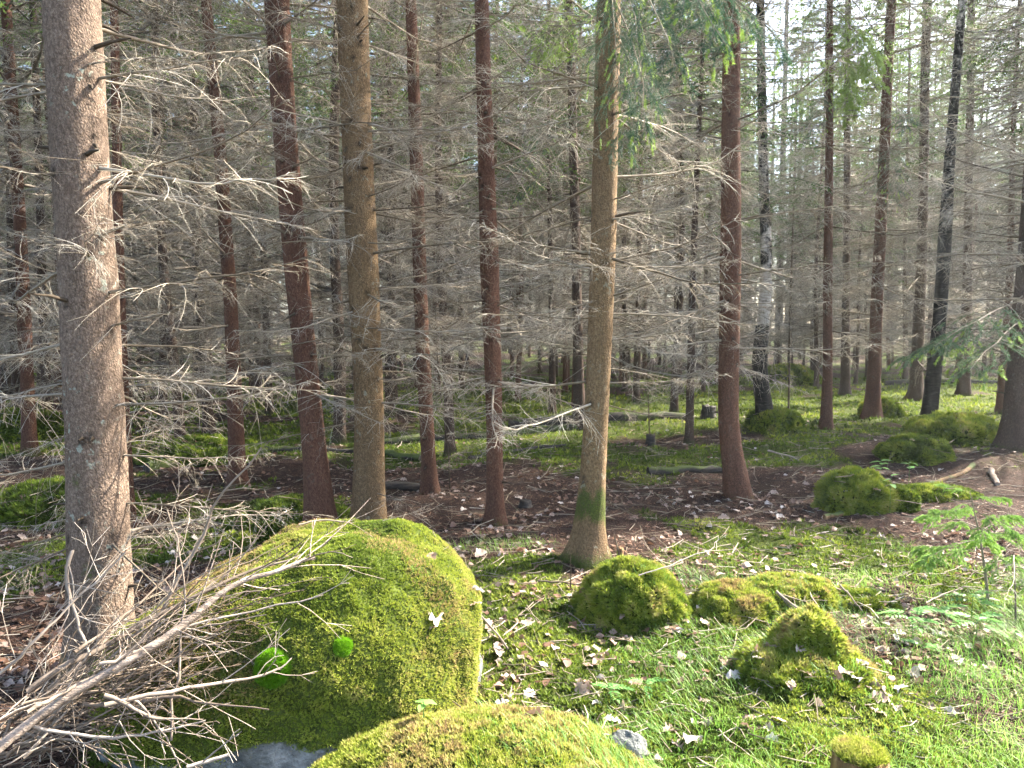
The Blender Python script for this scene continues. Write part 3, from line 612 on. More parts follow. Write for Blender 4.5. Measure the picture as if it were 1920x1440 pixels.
def near_tree(name, label, trace, Yd, mat, seed, nbr, zr=(0.5, 5.5), blen=(.7, 1.6), sides=28, step=.03, flare=.45, mossf=None, white=None, group=None, stubs=10, crown=True, cat='tree', height=13.0, avoid=True, azs=None, ylean=0.0):
    rg = rng_(seed); tr = trunk_line(trace, Yd); z0 = float(H(tr[0, 0], tr[0, 1])); base = np.array((tr[0, 0], Yd, z0))
    # heights above the foot; the line goes on upwards with its last slope, tapering
    zs = tr[:, 2] - tr[0, 2]; xs = tr[:, 0] - tr[0, 0]; rr = tr[:, 3]
    ztop = zs[-1]; sl = (xs[-1] - xs[max(0, len(xs) - 3)]) / max(.3, zs[-1] - zs[max(0, len(xs) - 3)])
    fine = np.arange(-.12, min(ztop, 4.6), step); coarse = np.arange(fine[-1] + .3, height, .35); z = np.concatenate([fine, coarse])
    zz = np.concatenate([zs, [height]]); xx = np.concatenate([xs, [xs[-1] + sl * .5 * (height - ztop)]]); r2 = np.concatenate([rr, [.012]])
    cx = np.interp(z, zz, xx); rad = np.interp(z, zz, r2)
    kk = np.ones(7) / 7; 
    if len(fine) > 60: cx[:len(fine)] = np.convolve(np.pad(cx[:len(fine)], 10, 'reflect', reflect_type='odd'), np.ones(21) / 21, 'valid')
    cyy = ylean * z + .012 * np.sin(z * 1.3 + seed)
    u = np.arange(sides) * 2 * np.pi / sides; U, Zm = np.meshgrid(u, z); r0 = rr[0]
    nz = (fbm(np.cos(U) * 1.2 + seed, np.sin(U) * 1.2, Zm * .9, seed, 3) - .5) * .16 + (fbm(np.cos(U) * 5 + seed, np.sin(U) * 5, Zm * 7, seed + 3, 3) - .5) * .09
    fl = flare * np.exp(-np.clip(Zm, 0, None) / (1.1 * r0 + .03)); lob = 1 + .45 * np.sin(U * 3 + seed) * .6 + .3 * np.sin(U * 5 + seed * 2)
    Rm = rad[:, None] * (1 + nz + fl * lob)
    V = np.stack([cx[:, None] + np.cos(U) * Rm, cyy[:, None] + np.sin(U) * Rm, Zm], -1)
    i = np.arange(V.shape[0] * sides).reshape(-1, sides); i2 = np.roll(i, -1, 1); Q = np.stack([i[:-1], i2[:-1], i2[1:], i[1:]], -1).reshape(-1, 4)
    ms = np.clip(.9 - Zm / .16, 0, 1) * (0.35 + .8 * (fbm(np.cos(U) + seed, np.sin(U), Zm * 3, 5, 2) - .3)) if mossf is None else mossf(U, Zm)
    kn = np.zeros_like(Zm)
    root = empty(name, base); tag(root, label, cat, group)
    # limbs
    def axis(h): return np.array((np.interp(h, z, cx), np.interp(h, z, cyy), h)), np.interp(h, z, rad)
    limbs = []
    whorl = zr[0]
    while whorl < zr[1]:
        m = max(1, int(rg.poisson(nbr))); a0 = rg.uniform(0, 6.28)
        for q in range(m):
            az = a0 + q * 2 * np.pi / m + rg.normal(0, .25)
            if (Yd < 5.2 or rg.random() < .4) and math.sin(az) < -0.80 and rg.random() < .75: continue   # few limbs survive on the open side
            limbs.append((whorl + rg.normal(0, .04), az, rg.normal(.02, .16), rg.uniform(*blen) * (1.0 - .25 * (rg.random() < .3))))
        whorl += rg.uniform(.22, .42)
    for (h, az, el, L) in limbs:
        h = max(h, .2); c, r = axis(h); d = np.array((math.cos(az) * math.cos(el), math.sin(az) * math.cos(el), math.sin(el)))
        s = L / 1.4; M3 = rot_to(d, rg.normal(0, .35)).to_4x4(); M3.translation = Vector(c + d * r * .6)
        o = obj('branch', BR[rg.integers(len(BR))], root, mw=M3 @ Matrix.Diagonal((s, s * rg.choice([-1, 1]) , s, 1)))
        kn = np.maximum(kn, np.exp(-(((Zm - h) / (.010 + .1 * r)) ** 2 + ((np.mod(U - az + np.pi, 2 * np.pi) - np.pi) * r / (.012 + .06 * r)) ** 2)))
    for q in range(stubs):
        h = rg.uniform(.25, min(4.5, zr[1])); az = rg.uniform(0, 6.28); c, r = axis(h); d = np.array((math.cos(az), math.sin(az), rg.normal(0, .2)))
        M3 = rot_to(d).to_4x4(); M3.translation = Vector(c + d * r * .9); obj('branch_stub', STUB[rg.integers(len(STUB))], root, mw=M3)
        kn = np.maximum(kn, np.exp(-(((Zm - h) / .016) ** 2 + ((np.mod(U - az + np.pi, 2 * np.pi) - np.pi) * r / .018) ** 2)))
    at_ = dict(moss=ms.ravel(), knot=np.clip(kn, 0, 1).ravel())
    if white is not None: at_['white'] = white(Zm).ravel()
    tk = obj('trunk', G().add(V.reshape(-1, 3), Q, **at_).mesh(name + '_trunk', mat), root)
    t = dict(root=root, axis=axis, base=base, V=V, U=U, Z=Zm, Q=Q); TREES.append(t)
    if crown: t['crown_z'] = 5.5
    return t
def limb(t, h, px, py, Yt, mesh=None, roll=0.0, name='branch'):     # a limb of tree t at height h whose tip stands where the photograph shows it
    c, r = t['axis'](h); tip = at(px, py, Yt) - t['base']; d = tip - c; L = np.linalg.norm(d); d = d / L
    M3 = rot_to(d, roll).to_4x4(); M3.translation = Vector(c + d * r * .5); s = L / 1.4
    return obj(name, BR[int(h * 997) % len(BR)] if mesh is None else mesh, t['root'], mw=M3 @ Matrix.Diagonal((s, s * .8, s * .8, 1)))
def hz(t, px, py):                                   # height above the foot of the tree of a pixel on its trunk
    return at(px, py, t['base'][1])[2] - t['base'][2]

def m1(U, Z): return np.clip(.75 - Z / .34, 0, 1) * (.3 + 1.1 * fbm(np.cos(U) * 1.5, np.sin(U) * 1.5, Z * 4, 8, 3)) + .55 * np.exp(-((Z - .95) / .05) ** 2) * np.exp(-((U - 4.5) / .3) ** 2) + .5 * np.exp(-((Z - .52) / .07) ** 2) * np.exp(-((U - 4.9) / .35) ** 2)
def m6(U, Z): return .75 * sm(.60, .42, Z + .22 * (fbm(np.cos(U) * 2, np.sin(U) * 2, Z * 5, 12, 3) - .5)) * sm(.16, .34, Z + .2 * (fbm(np.cos(U) * 2, np.sin(U) * 2, Z * 5, 15, 3) - .5)) + np.clip(.85 - Z / .16, 0, 1)
T1 = near_tree('spruce_tree', 'thick grey-brown spruce with lichen specks standing behind the brush heap', [(138, 0, 90), (150, 250, 93), (165, 500, 97), (173, 700, 100), (180, 900, 106), (185, 1100, 110), (187, 1250, 116)], 3.4, M_GREY, 101, 4.5, (.7, 5.2), (.6, 1.25), 48, .02, .25, m1, stubs=22)
T2 = near_tree('spruce_tree', 'red-brown spruce leaning over the crest of the boulder', [(518, 0, 44), (535, 250, 42), (556, 500, 44), (576, 700, 42), (590, 850, 46), (604, 995, 62)], 5.75, M_RED, 102, 6.5, (1.15, 6.2), (.6, 1.4), flare=.3)
T3 = near_tree('spruce_tree', 'stout golden-brown spruce rising straight behind the boulder', [(660, 0, 56), (668, 250, 55), (680, 500, 58), (692, 750, 55), (692, 900, 58), (690, 1003, 64)], 5.8, M_TAN, 103, 6.5, (1.2, 6.2), (.6, 1.5), 36, .025, .2, stubs=16)
T4 = near_tree('spruce_tree', 'slender red spruce with a mossy foot behind the stout golden one', [(770, 0, 20), (780, 300, 24), (790, 600, 26), (803, 850, 27), (807, 925, 31)], 7.2, M_RED, 104, 6.5, (1.2, 6.8), (.6, 1.4), 20, .04)
T5 = near_tree('spruce_tree', 'slim straight red-brown spruce with green algae at its foot', [(903, 0, 25), (910, 250, 30), (918, 500, 35), (927, 750, 31), (928, 900, 31), (930, 985, 35)], 6.0, M_RED, 105, 6.5, (1.2, 6.4), (.6, 1.4), 24, .03)
T6 = near_tree('spruce_tree', 'pale tan spruce with a thick moss band above its flared foot', [(1141, 0, 44), (1136, 250, 46), (1131, 500, 48), (1123, 700, 46), (1112, 900, 49), (1106, 1000, 56), (1103, 1062, 70)], 4.95, M_TAN, 106, 6.0, (1.05, 5.6), (.6, 1.4), 36, .022, .45, m6, stubs=18)
T7 = near_tree('spruce_tree', 'dark red spruce whose foot curves like a boot', [(1372, 0, 30), (1369, 250, 33), (1370, 500, 38), (1367, 700, 37), (1366, 800, 38), (1374, 870, 42), (1389, 938, 50)], 7.1, M_RED, 107, 6.0, (1.3, 6.8), (.7, 1.6), 28, .03, .2)
T8 = near_tree('spruce_tree', 'thin knotty red spruce beyond the mossy hump', [(385, 0, 18), (415, 300, 22), (435, 600, 25), (445, 908, 32)], 7.75, M_RED, 108, 6.5, (1.1, 7.2), (.6, 1.4), 18, .05)
T9 = near_tree('spruce_tree', 'thin red spruce half hidden by the thick grey-brown trunk', [(212, 0, 14), (222, 400, 17), (234, 800, 20), (241, 990, 27)], 6.0, M_RED, 109, 3.5, (1.2, 6.2), (.5, 1.2), 16, .05)
T10 = near_tree('spruce_tree', 'dark spruce standing behind the moss-banded trunk', [(1068, 0, 18), (1078, 400, 22), (1085, 700, 24), (1087, 802, 32)], 12.0, M_DARK, 110, 4.5, (1.3, 9), (.9, 1.9), 16, .08)
T11 = near_tree('spruce_tree', 'thin straight rusty spruce between birch and the flared one', [(1556, 0, 14), (1554, 400, 19), (1551, 700, 22), (1548, 803, 27)], 12.0, M_RED, 111, 4.5, (1.6, 9), (.8, 1.8), 16, .08)
T12 = near_tree('spruce_tree', 'dark spruce with a wide mossy flared foot', [(1672, 0, 20), (1652, 400, 25), (1641, 650, 27), (1634, 785, 36)], 13.6, M_RED, 112, 4.5, (1.6, 10), (.9, 1.9), 18, .08, .6)
T13 = near_tree('spruce_tree', 'broad brown spruce trunk beside the moss-covered mound with green twigs', [(1938, 300, 36), (1926, 500, 40), (1915, 650, 44), (1905, 800, 50), (1902, 872, 62)], 8.85, M_DARK, 113, 4, (1.5, 8), (.8, 1.7), 24, .04)
B1 = near_tree('birch_tree', 'leaning birch with black cracked foot and a white patch above', [(1425, 0, 18), (1432, 350, 22), (1437, 500, 26), (1433, 600, 29), (1421, 680, 34), (1429, 755, 37), (1441, 815, 44)], 11.7, M_BIRCH, 114, 1.2, (3, 9), (.8, 1.5), 24, .05, .25, white=lambda Z: sm(1.55, 1.75, Z) * (.72 - .3 * sm(2.3, 3.0, Z)), stubs=3)
B2 = near_tree('birch_tree', 'blackened birch above the bright sunlit moss', [(1800, 50, 18), (1785, 250, 21), (1771, 450, 28), (1761, 600, 28), (1746, 750, 34), (1739, 803, 38)], 12.2, M_BIRCH, 115, 1.2, (3, 9), (.8, 1.5), 24, .05, .25, white=lambda Z: .20 + .22 * sm(3.2, 3.6, Z), stubs=5)
T14 = near_tree('spruce_tree', 'dark thin spruce far behind the boot-footed one', [(1268, 0, 14), (1270, 350, 16), (1270, 640, 17), (1271, 735, 22)], 19.0, M_DARK, 116, 4, (1, 11), (1, 2), 12, .15)
T15 = near_tree('spruce_tree', 'short dark trunk seen between the rusty spruce and the flared one', [(1590, 0, 13), (1587, 500, 16), (1584, 742, 22)], 18.9, M_DARK, 117, 4, (1, 11), (1, 2), 12, .15)
T16 = near_tree('spruce_tree', 'dark spruce with spreading roots behind the black birch', [(1738, 0, 18), (1728, 500, 22), (1716, 752, 28)], 17.6, M_DARK, 118, 4, (1, 11), (1, 2), 14, .12, 1.0)
T17 = near_tree('spruce_tree', 'dark slim spruce behind the thin knotty red one', [(362, 0, 17), (366, 300, 19), (370, 500, 20), (392, 810, 25)], 11.5, M_DARK, 119, 4, (1, 9), (.8, 1.8), 14, .1)
T18 = near_tree('spruce_tree', 'dark thin spruce at the edge of the sunlit moss', [(1822, 0, 15), (1815, 450, 18), (1808, 742, 26)], 18.6, M_DARK, 120, 4, (1, 11), (1, 2), 12, .15)
T19 = near_tree('spruce_tree', 'thin dark spruce above the mossy rock beyond the grey-brown trunk', [(8, 0, 14), (20, 400, 17), (32, 800, 21)], 12.0, M_DARK, 121, 4, (.8, 9), (.8, 1.8), 14, .1)
T20 = near_tree('spruce_tree', 'slim dark spruce just behind the mossy rock by the grey-brown trunk', [(62, 0, 14), (75, 400, 17), (90, 815, 22)], 11.2, M_DARK, 122, 4, (.8, 9), (.8, 1.8), 14, .1)

# limbs the photograph shows one by one
for (t, sx, sy, ex, ey, Yt) in [(T1, 200, 355, 545, 195, 3.0), (T1, 205, 440, 470, 385, 3.1), (T1, 212, 555, 600, 455, 3.0), (T1, 222, 765, 590, 690, 3.1), (T1, 228, 945, 610, 930, 3.5), (T1, 190, 130, 360, 40, 2.9), (T1, 150, 380, -60, 380, 3.2),
                                (T1, 165, 600, -80, 640, 3.3), (T1, 175, 800, -60, 870, 3.1), (T1, 130, 250, -60, 230, 3.5), (T1, 180, 960, 10, 1000, 3.2), (T1, 150, 270, 330, 310, 3.6), (T1, 170, 680, 420, 730, 3.8), (T1, 140, 60, -60, 10, 3.4), (T1, 170, 700, -70, 740, 3.6),
                                (T3, 700, 250, 960, 190, 5.2), (T3, 700, 280, 880, 330, 5.0), (T3, 705, 480, 980, 395, 5.0), (T3, 718, 755, 1010, 740, 5.4), (T3, 665, 785, 420, 830, 5.6), (T3, 712, 620, 960, 590, 5.2), (T3, 650, 200, 560, -30, 5.4), (T3, 715, 920, 850, 965, 5.0),
                                (T5, 925, 230, 1100, 60, 5.4), (T5, 930, 580, 1090, 480, 5.4), (T5, 920, 470, 700, 520, 5.2), (T6, 1140, 380, 1330, 300, 4.4), (T6, 1150, 560, 1360, 500, 4.6), (T6, 1145, 640, 1390, 610, 4.7), (T6, 1140, 720, 1360, 690, 4.8), (T6, 1110, 560, 900, 640, 4.4), (T6, 1120, 300, 930, 180, 4.4), (T6, 1140, 480, 1280, 440, 4.2),
                                (T7, 1385, 420, 1650, 330, 6.2), (T7, 1385, 520, 1640, 440, 6.0), (T7, 1350, 480, 1150, 500, 6.2), (T7, 1350, 560, 1130, 620, 6.0), (T7, 1355, 330, 1170, 370, 6.0), (T7, 1385, 250, 1600, 120, 6.0),
                                (T13, 1910, 480, 1640, 420, 7.6), (T13, 1900, 560, 1650, 540, 8.0), (T13, 1900, 380, 1650, 330, 7.4), (T13, 1905, 300, 1700, 200, 7.6)]:
    limb(t, hz(t, sx, sy), ex, ey, Yt)

# live green sprays
rgn = rng_(88)
GB = []
for k in range(3):
    g, gt = green_branch(rgn, 1.0, per=48, nl=.016, nw=.0016, hue=.30, tips=.6, tipfrac=.16, hang=.22, sec=13, m=6)
    a = g.mesh('green_branch', [M_NEEDLE, M_TWIG], False); b = gt.mesh('new_shoots', M_NEEDLE, False); GB.append((a, b))
GP = []
for k in range(2):
    g, gt = green_branch(rgn, 1.0, per=40, nl=.02, nw=.003, hue=.52, tips=.6, tipfrac=.15, hang=.12, sec=7, m=4)
    GP.append((g.mesh('pale_branch', [M_NEEDLE, M_TWIG], False), gt.mesh('pale_shoots', M_NEEDLE, False)))
GY = []  # needles yellowed to paint sunlight into these sprays
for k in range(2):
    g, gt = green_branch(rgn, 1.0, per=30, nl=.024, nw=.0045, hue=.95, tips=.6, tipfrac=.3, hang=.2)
    GY.append((g.mesh('sun_tinted_branch', [M_NEEDLE, M_TWIG], False), gt.mesh('sun_tinted_shoots', M_NEEDLE, False)))
def spray(t, h, px, py, Yt, pool, k, L=None, width=1.0, roll=0.0):
    c, r = t['axis'](h); tip = at(px, py, Yt) - t['base']; d = tip - c; L = np.linalg.norm(d); d = d / L
    M3 = rot_to(d, roll).to_4x4(); M3.translation = Vector(c + d * r * .5)
    a, b = pool[k % len(pool)]
    o = obj('green_branch', a, t['root'], mw=M3 @ Matrix.Diagonal((L, width * L, L * .8, 1))); obj('new_shoots', b, o)
for (h, px, py, Yt, k, w) in [(3.9, 1185, 190, 4.0, 0, .5), (3.8, 1260, 170, 3.9, 1, .5), (4.2, 1300, 10, 3.7, 0, .6), (4.2, 1430, -15, 3.8, 1, .5), (4.2, 1540, -25, 3.8, 2, .5), (4.1, 1250, 90, 3.9, 2, .5)]:
    spray(T6, h, px, py, Yt, GB, k, width=w)
for (t, h, px, py, Yt, k, w) in [(T13, 1.80, 1755, 605, 7.4, 0, .55), (T13, 1.65, 1700, 630, 7.8, 1, .5), (T13, 1.55, 1820, 650, 7.2, 0, .6)]: spray(t, h, px, py, Yt, GP, k, width=w)
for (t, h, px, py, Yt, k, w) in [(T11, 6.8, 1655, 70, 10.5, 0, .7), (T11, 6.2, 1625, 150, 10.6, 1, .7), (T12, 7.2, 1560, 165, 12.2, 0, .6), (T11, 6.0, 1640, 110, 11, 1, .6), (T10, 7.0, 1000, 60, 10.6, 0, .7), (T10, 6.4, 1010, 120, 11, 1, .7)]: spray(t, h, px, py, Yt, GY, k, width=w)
for (t, h, px, py, Yt, k, w) in [(T11, 5.6, 1520, 215, 10.8, 0, .6), (T12, 5.8, 1720, 205, 12, 1, .6), (T12, 5.2, 1700, 350, 12, 2, .7), (T10, 5.2, 960, 270, 10.5, 0, .7), (T10, 4.6, 965, 340, 11, 1, .7)]: spray(t, h, px, py, Yt, GB, k, width=w)

# ------------------------------------------------------------------ crowns and deeper trees
def crown_geo(rg, z0, z1, nb, Lmax, lod=1.0, dens=1.0):
    """live crown: drooping limbs whose twigs carry ragged needle sprays"""
    g = G(); nb = int(nb)
    zb = z0 + (z1 - z0) * np.sort(rg.random(nb)) ** .9; az = rg.uniform(0, 6.28, nb); k = (zb - z0) / (z1 - z0); L = (Lmax * (1 - k) ** .75 + .15) * rg.uniform(.65, 1.1, nb)
    d = np.stack([np.cos(az), np.sin(az), rg.normal(-.12, .15, nb) + .35 * k], -1); d = norm(d); p0 = np.stack([0 * zb, 0 * zb, zb], -1)
    P = curve_pts(p0, d, L, 5, np.full(nb, .22), rg.normal(0, .06, nb), rg); V, Q = tubes(P, np.full((nb, 5), .012) * np.linspace(1, .25, 5)[None], 3); g.add(V, Q, mat=1, tone=.3)
    m = int(34 * dens); K = nb * m; pk = np.repeat(np.arange(nb), m); tt = rg.uniform(.18, 1, K); fi = tt * 4; i0 = np.clip(fi.astype(int), 0, 3); fr = (fi - i0)[:, None]
    p = P[pk, i0] * (1 - fr) + P[pk, i0 + 1] * fr; td = norm(P[pk, i0 + 1] - P[pk, i0]); h = norm(np.cross(np.array((0, 0, 1.)), td)); an = rg.normal(R(55), R(18), K)
    dd = norm(td * np.cos(an)[:, None] + h * (np.sin(an) * rg.choice([-1., 1.], K))[:, None] + np.array((0, 0, -1.)) * rg.uniform(0, .8, (K, 1)))
    ln = L[pk] * (.08 + .26 * (1 - tt)) * rg.uniform(.6, 1.3, K) + .05; w = .020 * rg.uniform(.7, 1.5, K)
    # each twig: six ragged needle tufts left and right
    J = 6; tj = (np.arange(J) + rg.random((K, J))) / J; b = p[:, None] + dd[:, None] * (ln[:, None] * tj)[..., None]; s = norm(np.cross(dd, rg.normal(size=(K, 3))))[:, None] * np.where(np.arange(J) % 2 == 0, 1., -1.)[None, :, None]
    tip = b + (s * .9 + dd[:, None] * .7) * (w[:, None] * rg.uniform(.8, 2.0, (K, J)))[..., None]; e = dd[:, None] * (w * .75)[:, None, None]
    V = np.stack([b - e, b + e, tip], 2).reshape(-1, 3); hue = np.repeat(np.clip(.46 + .25 * k[pk] + rg.normal(0, .13, K), 0, 1), J * 3)
    g.add(V, T=np.arange(len(V)).reshape(-1, 3), hue=hue); return g
rgf = rng_(300)
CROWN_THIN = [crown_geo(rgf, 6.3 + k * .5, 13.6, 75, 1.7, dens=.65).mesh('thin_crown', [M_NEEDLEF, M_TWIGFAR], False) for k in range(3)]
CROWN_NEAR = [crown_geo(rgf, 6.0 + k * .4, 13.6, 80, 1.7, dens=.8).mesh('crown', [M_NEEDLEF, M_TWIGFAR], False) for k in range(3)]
for i, t in enumerate(TREES):
    b = t['base']
    if 'crown_z' in t:
        c, r = t['axis'](9.0); o = obj('crown', (CROWN_THIN if shades(b[0], b[1]) else CROWN_NEAR)[i % 3], t['root'], loc=(c[0], c[1], 0)); o.rotation_euler = (0, 0, i * 1.7); tag(o, kind='stuff')
far_pool = [dead_branch(rgf, 1.6, 1.25, 1.75, lod=1)[:3] for k in range(10)]
def dead_skirt(rg, z0, z1, per, Lr):
    g = G(); z = z0
    while z < z1:
        for q in range(max(2, rg.poisson(per))):
            V, Q, tn = far_pool[rg.integers(len(far_pool))]; az = rg.uniform(0, 6.28); el = rg.normal(.0, .2); L = rg.uniform(*Lr) / 1.6
            d = (math.cos(az) * math.cos(el), math.sin(az) * math.cos(el), math.sin(el)); g.add(xf(V, rot_to(d, rg.normal(0, .4)), (d[0] * .07, d[1] * .07, z + rg.normal(0, .05)), L), Q, tone=tn)
        z += rg.uniform(.24, .42)
    return g
FAR = []
for k in range(4):
    hgt = 12.7 + k * .8; z = np.concatenate([np.arange(-.3, 1, .12), np.arange(1, hgt, .45)]); u = np.arange(12) * 2 * np.pi / 12; U, Zm = np.meshgrid(u, z)
    r = .076 * (1 - Zm / hgt * .9) * (1 + .5 * np.exp(-np.clip(Zm, 0, None) / .12)) * (1 + (fbm(np.cos(U) * 2 + k, np.sin(U) * 2, Zm * 2, k, 3) - .5) * .25)
    bx = .10 * np.sin(z * .5 + k) * sm(0, 3, z); V = np.stack([bx[:, None] + np.cos(U) * r, np.sin(U) * r, Zm], -1).reshape(-1, 3)
    i = np.arange(len(z) * 12).reshape(-1, 12); i2 = np.roll(i, -1, 1); Q = np.stack([i[:-1], i2[:-1], i2[1:], i[1:]], -1).reshape(-1, 4)
    tm = G().add(V, Q, moss=np.clip(.8 - Zm.ravel() / .3, 0, 1) * .8, knot=0.).mesh('deep_trunk', (M_DARK, M_RED, M_DARK, M_DARK)[k % 4])
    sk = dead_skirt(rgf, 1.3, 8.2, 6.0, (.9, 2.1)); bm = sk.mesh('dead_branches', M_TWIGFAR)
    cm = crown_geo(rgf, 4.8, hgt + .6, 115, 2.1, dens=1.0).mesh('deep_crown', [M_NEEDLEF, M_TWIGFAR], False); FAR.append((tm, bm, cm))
print('deep tree polys', [(len(a.polygons), len(b.polygons), len(c.polygons)) for a, b, c in FAR])
rgp = rng_(411); placed = [tuple(t['base'][:2]) for t in TREES]; deep = 0
GAP = []                                             # open strips where the sun comes through
def in_corridor(x, y):
    for sx, sy, sz, sr in SUN_SPOTS[:15]:
        for h in np.arange(.8, 9, .5):
            k = (h - sz) / math.tan(SUN_EL)
            if math.hypot(sx + math.sin(SUN_AZ) * k - x, sy + math.cos(SUN_AZ) * k - y) < .55 + sr * .45: return True
    return False
def deep_tree(x, y, k, label, group, crown=True, s=1.0):
    z = float(H(x, y)); o = empty('spruce_tree', (x, y, z)); o.rotation_euler = (rgp.normal(0, .012), rgp.normal(0, .018), rgp.uniform(0, 6.28)); o.scale = (s, s, s); tag(o, label, 'tree', group)
    tm, bm, cm = FAR[k % 4]; obj('trunk', tm, o); b = obj('dead_branches', bm, o); tag(b, kind='stuff')
    if crown: c = obj('crown', CROWN_THIN[k % 3] if shades(x, y) else cm, o); tag(c, kind='stuff')
def deep_label(k, s):
    c = ('dark-barked', 'red-barked', 'dark-barked', 'dark-barked')[k % 4]; w = 'slim' if s < .93 else 'tall'
    return w + ' ' + c + ' spruce with grey dead side branches deep in the wood', w + ' ' + c + ' spruces deep in the wood'
for tries in range(9000):
    y = rgp.uniform(9.0, 40) ** 1.0; x = rgp.uniform(-1, 1) * (y * .74 + 2)
    if y < 13 and abs(x) < 6 and rgp.random() < .75: continue
    pq = 960 + FPX * x / y
    if y < 13.5 and any(abs(pq - q) < 45 for q in (1085, 1437, 1553, 1638, 1755, 445, 390)): continue
    if y < 34 and 1385 < pq < 1468: continue
    md = 1.75 if y < 24 else 1.7
    if min((x - a) ** 2 + (y - b) ** 2 for a, b in placed) < md * md: continue
    if deep >= 205: break
    if in_corridor(x, y): continue
    placed.append((x, y)); deep += 1
    kk = int(rgp.integers(6)); sc_ = rgp.uniform(.75, 1.15); deep_tree(x, y, kk, *deep_label(kk, sc_), s=sc_)
print('deep trees', deep)
# unseen spruces beside the viewer, added so their crowns dapple the light
for (x, y, k) in [(9.5, 2.2, 1), (14.5, 7.0, 2), (-5.5, 1.0, 0), (-6, 5.2, 5), (-8, 8.0, 2), (13, 1.0, 0)]:
    deep_tree(x, y, k, 'unseen spruce added beside the clearing to dapple the light', 'unseen spruces added to dapple the light', s=.95)

# the wood beyond: one mass
rg = rng_(500); g = G(); n = 200; yy = rg.uniform(40, 72, n); xx = rg.uniform(-1, 1, n) * (yy * .8 + 6)
P = np.stack([np.stack([xx, yy, H(xx, yy) + z], -1) for z in (-.5, 5, 13, 23)], 1); V, Q = tubes(P, np.repeat(np.array([[.17, .13, .09, .02]]), n, 0) * rg.uniform(.7, 1.3, (n, 1)), 6); g.add(V, Q, tone=.12, mat=1)
m = 300; pk = np.repeat(np.arange(n), m); zc = rg.uniform(.6, 24, n * m); az = rg.uniform(0, 6.28, n * m); Lb = np.clip(2.6 - np.clip(zc - 9, 0, None) * .15, .2, 3) * rg.uniform(.2, 1, n * m)
c = np.stack([xx[pk] + np.cos(az) * Lb, yy[pk] + np.sin(az) * Lb, H(xx, yy)[pk] + zc - .1 * Lb], -1); d = norm(np.stack([np.cos(az + rg.normal(0, .8, n * m)), np.sin(az + rg.normal(0, .8, n * m)), rg.normal(-.2, .4, n * m)], -1))
sz = rg.uniform(.15, .5, n * m)[:, None]; s = norm(np.cross(d, rg.normal(size=d.shape))) * rg.uniform(.04, .14, (n * m, 1))
V = np.stack([c - s, c + s, c + d * sz], 1).reshape(-1, 3); live = zc > 6 + rg.normal(0, 1.2, n * m)
Tt = np.arange(len(V)).reshape(-1, 3); hv = np.repeat(np.clip(.4 + rg.normal(0, .2, n * m), 0, 1), 3)
g.add(V[np.repeat(live, 3)], T=np.arange(live.sum() * 3).reshape(-1, 3), hue=hv[np.repeat(live, 3)]); dv = ~live
g.add(V[np.repeat(dv, 3)], T=np.arange(dv.sum() * 3).reshape(-1, 3), tone=hv[np.repeat(dv, 3)], mat=1)
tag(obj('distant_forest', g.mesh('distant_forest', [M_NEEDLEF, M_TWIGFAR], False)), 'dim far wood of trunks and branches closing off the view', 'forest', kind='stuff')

# ------------------------------------------------------------------ fallen logs, stumps
def log(label, a, b, r0, r1, mat, seed, moss=.25, name='fallen_log', lift=.6, cat='log'):
    rg = rng_(seed); S = 14; t = np.linspace(0, 1, S); p0 = gp(*a); p1 = gp(*b); P = p0[None] * (1 - t)[:, None] + p1[None] * t[:, None]
    L = np.linalg.norm(p1 - p0); P[:, 1] += np.cumsum(rg.normal(0, .008, S)) * L; rad = (r0 + (r1 - r0) * t) * (1 + rg.normal(0, .06, S))
    P[:, 2] = H(P[:, 0], P[:, 1]) + rad * lift; base = P[0].copy(); base[2] -= rad[0]; ang = math.atan2(P[-1, 1] - P[0, 1], P[-1, 0] - P[0, 0])
    Wl = P - base; c, s = math.cos(-ang), math.sin(-ang); Wl = np.stack([Wl[:, 0] * c - Wl[:, 1] * s, Wl[:, 0] * s + Wl[:, 1] * c, Wl[:, 2]], -1)
    V, Q = tubes(Wl[None], rad[None], 10); V = V + (fbm(V[:, 0] * 9, V[:, 1] * 25, V[:, 2] * 25, seed)[:, None] - .5) * r0 * .5
    g = G().add(V, Q, moss=moss + .35 * sm(0, r0, V[:, 2] - rad.mean()), tone=.3)
    for e in (0, S - 1):
        ring = V[e * 10:(e + 1) * 10]; vv = np.vstack([ring, ring.mean(0)]); T = np.array([(10, j, (j + 1) % 10) for j in range(10)]); g.add(vv, T=T if e else T[:, ::-1], moss=0., tone=.5)
    o = obj(name, g.mesh(name, mat), loc=base); o.rotation_euler = (0, 0, ang); tag(o, label, cat); return o
log('long black rotten log lying behind the moss-banded spruce', (955, 800), (1297, 793), .10, .085, M_LOG, 1, .15)
log('dark rotten log on the litter by the boot-footed spruce', (1215, 892), (1352, 886), .05, .04, M_LOG, 2, .25)
log('thin dark log stretching behind the slender red spruces', (700, 828), (1090, 806), .07, .05, M_LOG, 3, .2)
log('short dark log with mossy side beyond the stout golden spruce', (720, 858), (790, 868), .05, .05, M_LOG, 4, .4)
log('low black log lying by the slender red spruce foot', (715, 922), (800, 918), .05, .05, M_LOG, 5, .1)
log('dark log crossing the moss behind the red leaning spruce', (430, 848), (690, 852), .06, .045, M_LOG, 6, .25)
log('mossy grey log lying against the dark mossy hump', (275, 882), (395, 862), .07, .05, M_LOG, 7, .5)
log('dead dark pole lying behind the grey-brown spruce', (-20, 792), (250, 800), .07, .06, M_LOG, 8, .2)
log('yellow-mossed rotten stick lying below the round green rock', (1545, 972), (1665, 945), .022, .028, M_STUMP, 9, .35, 'rotten_stick', cat='stick')
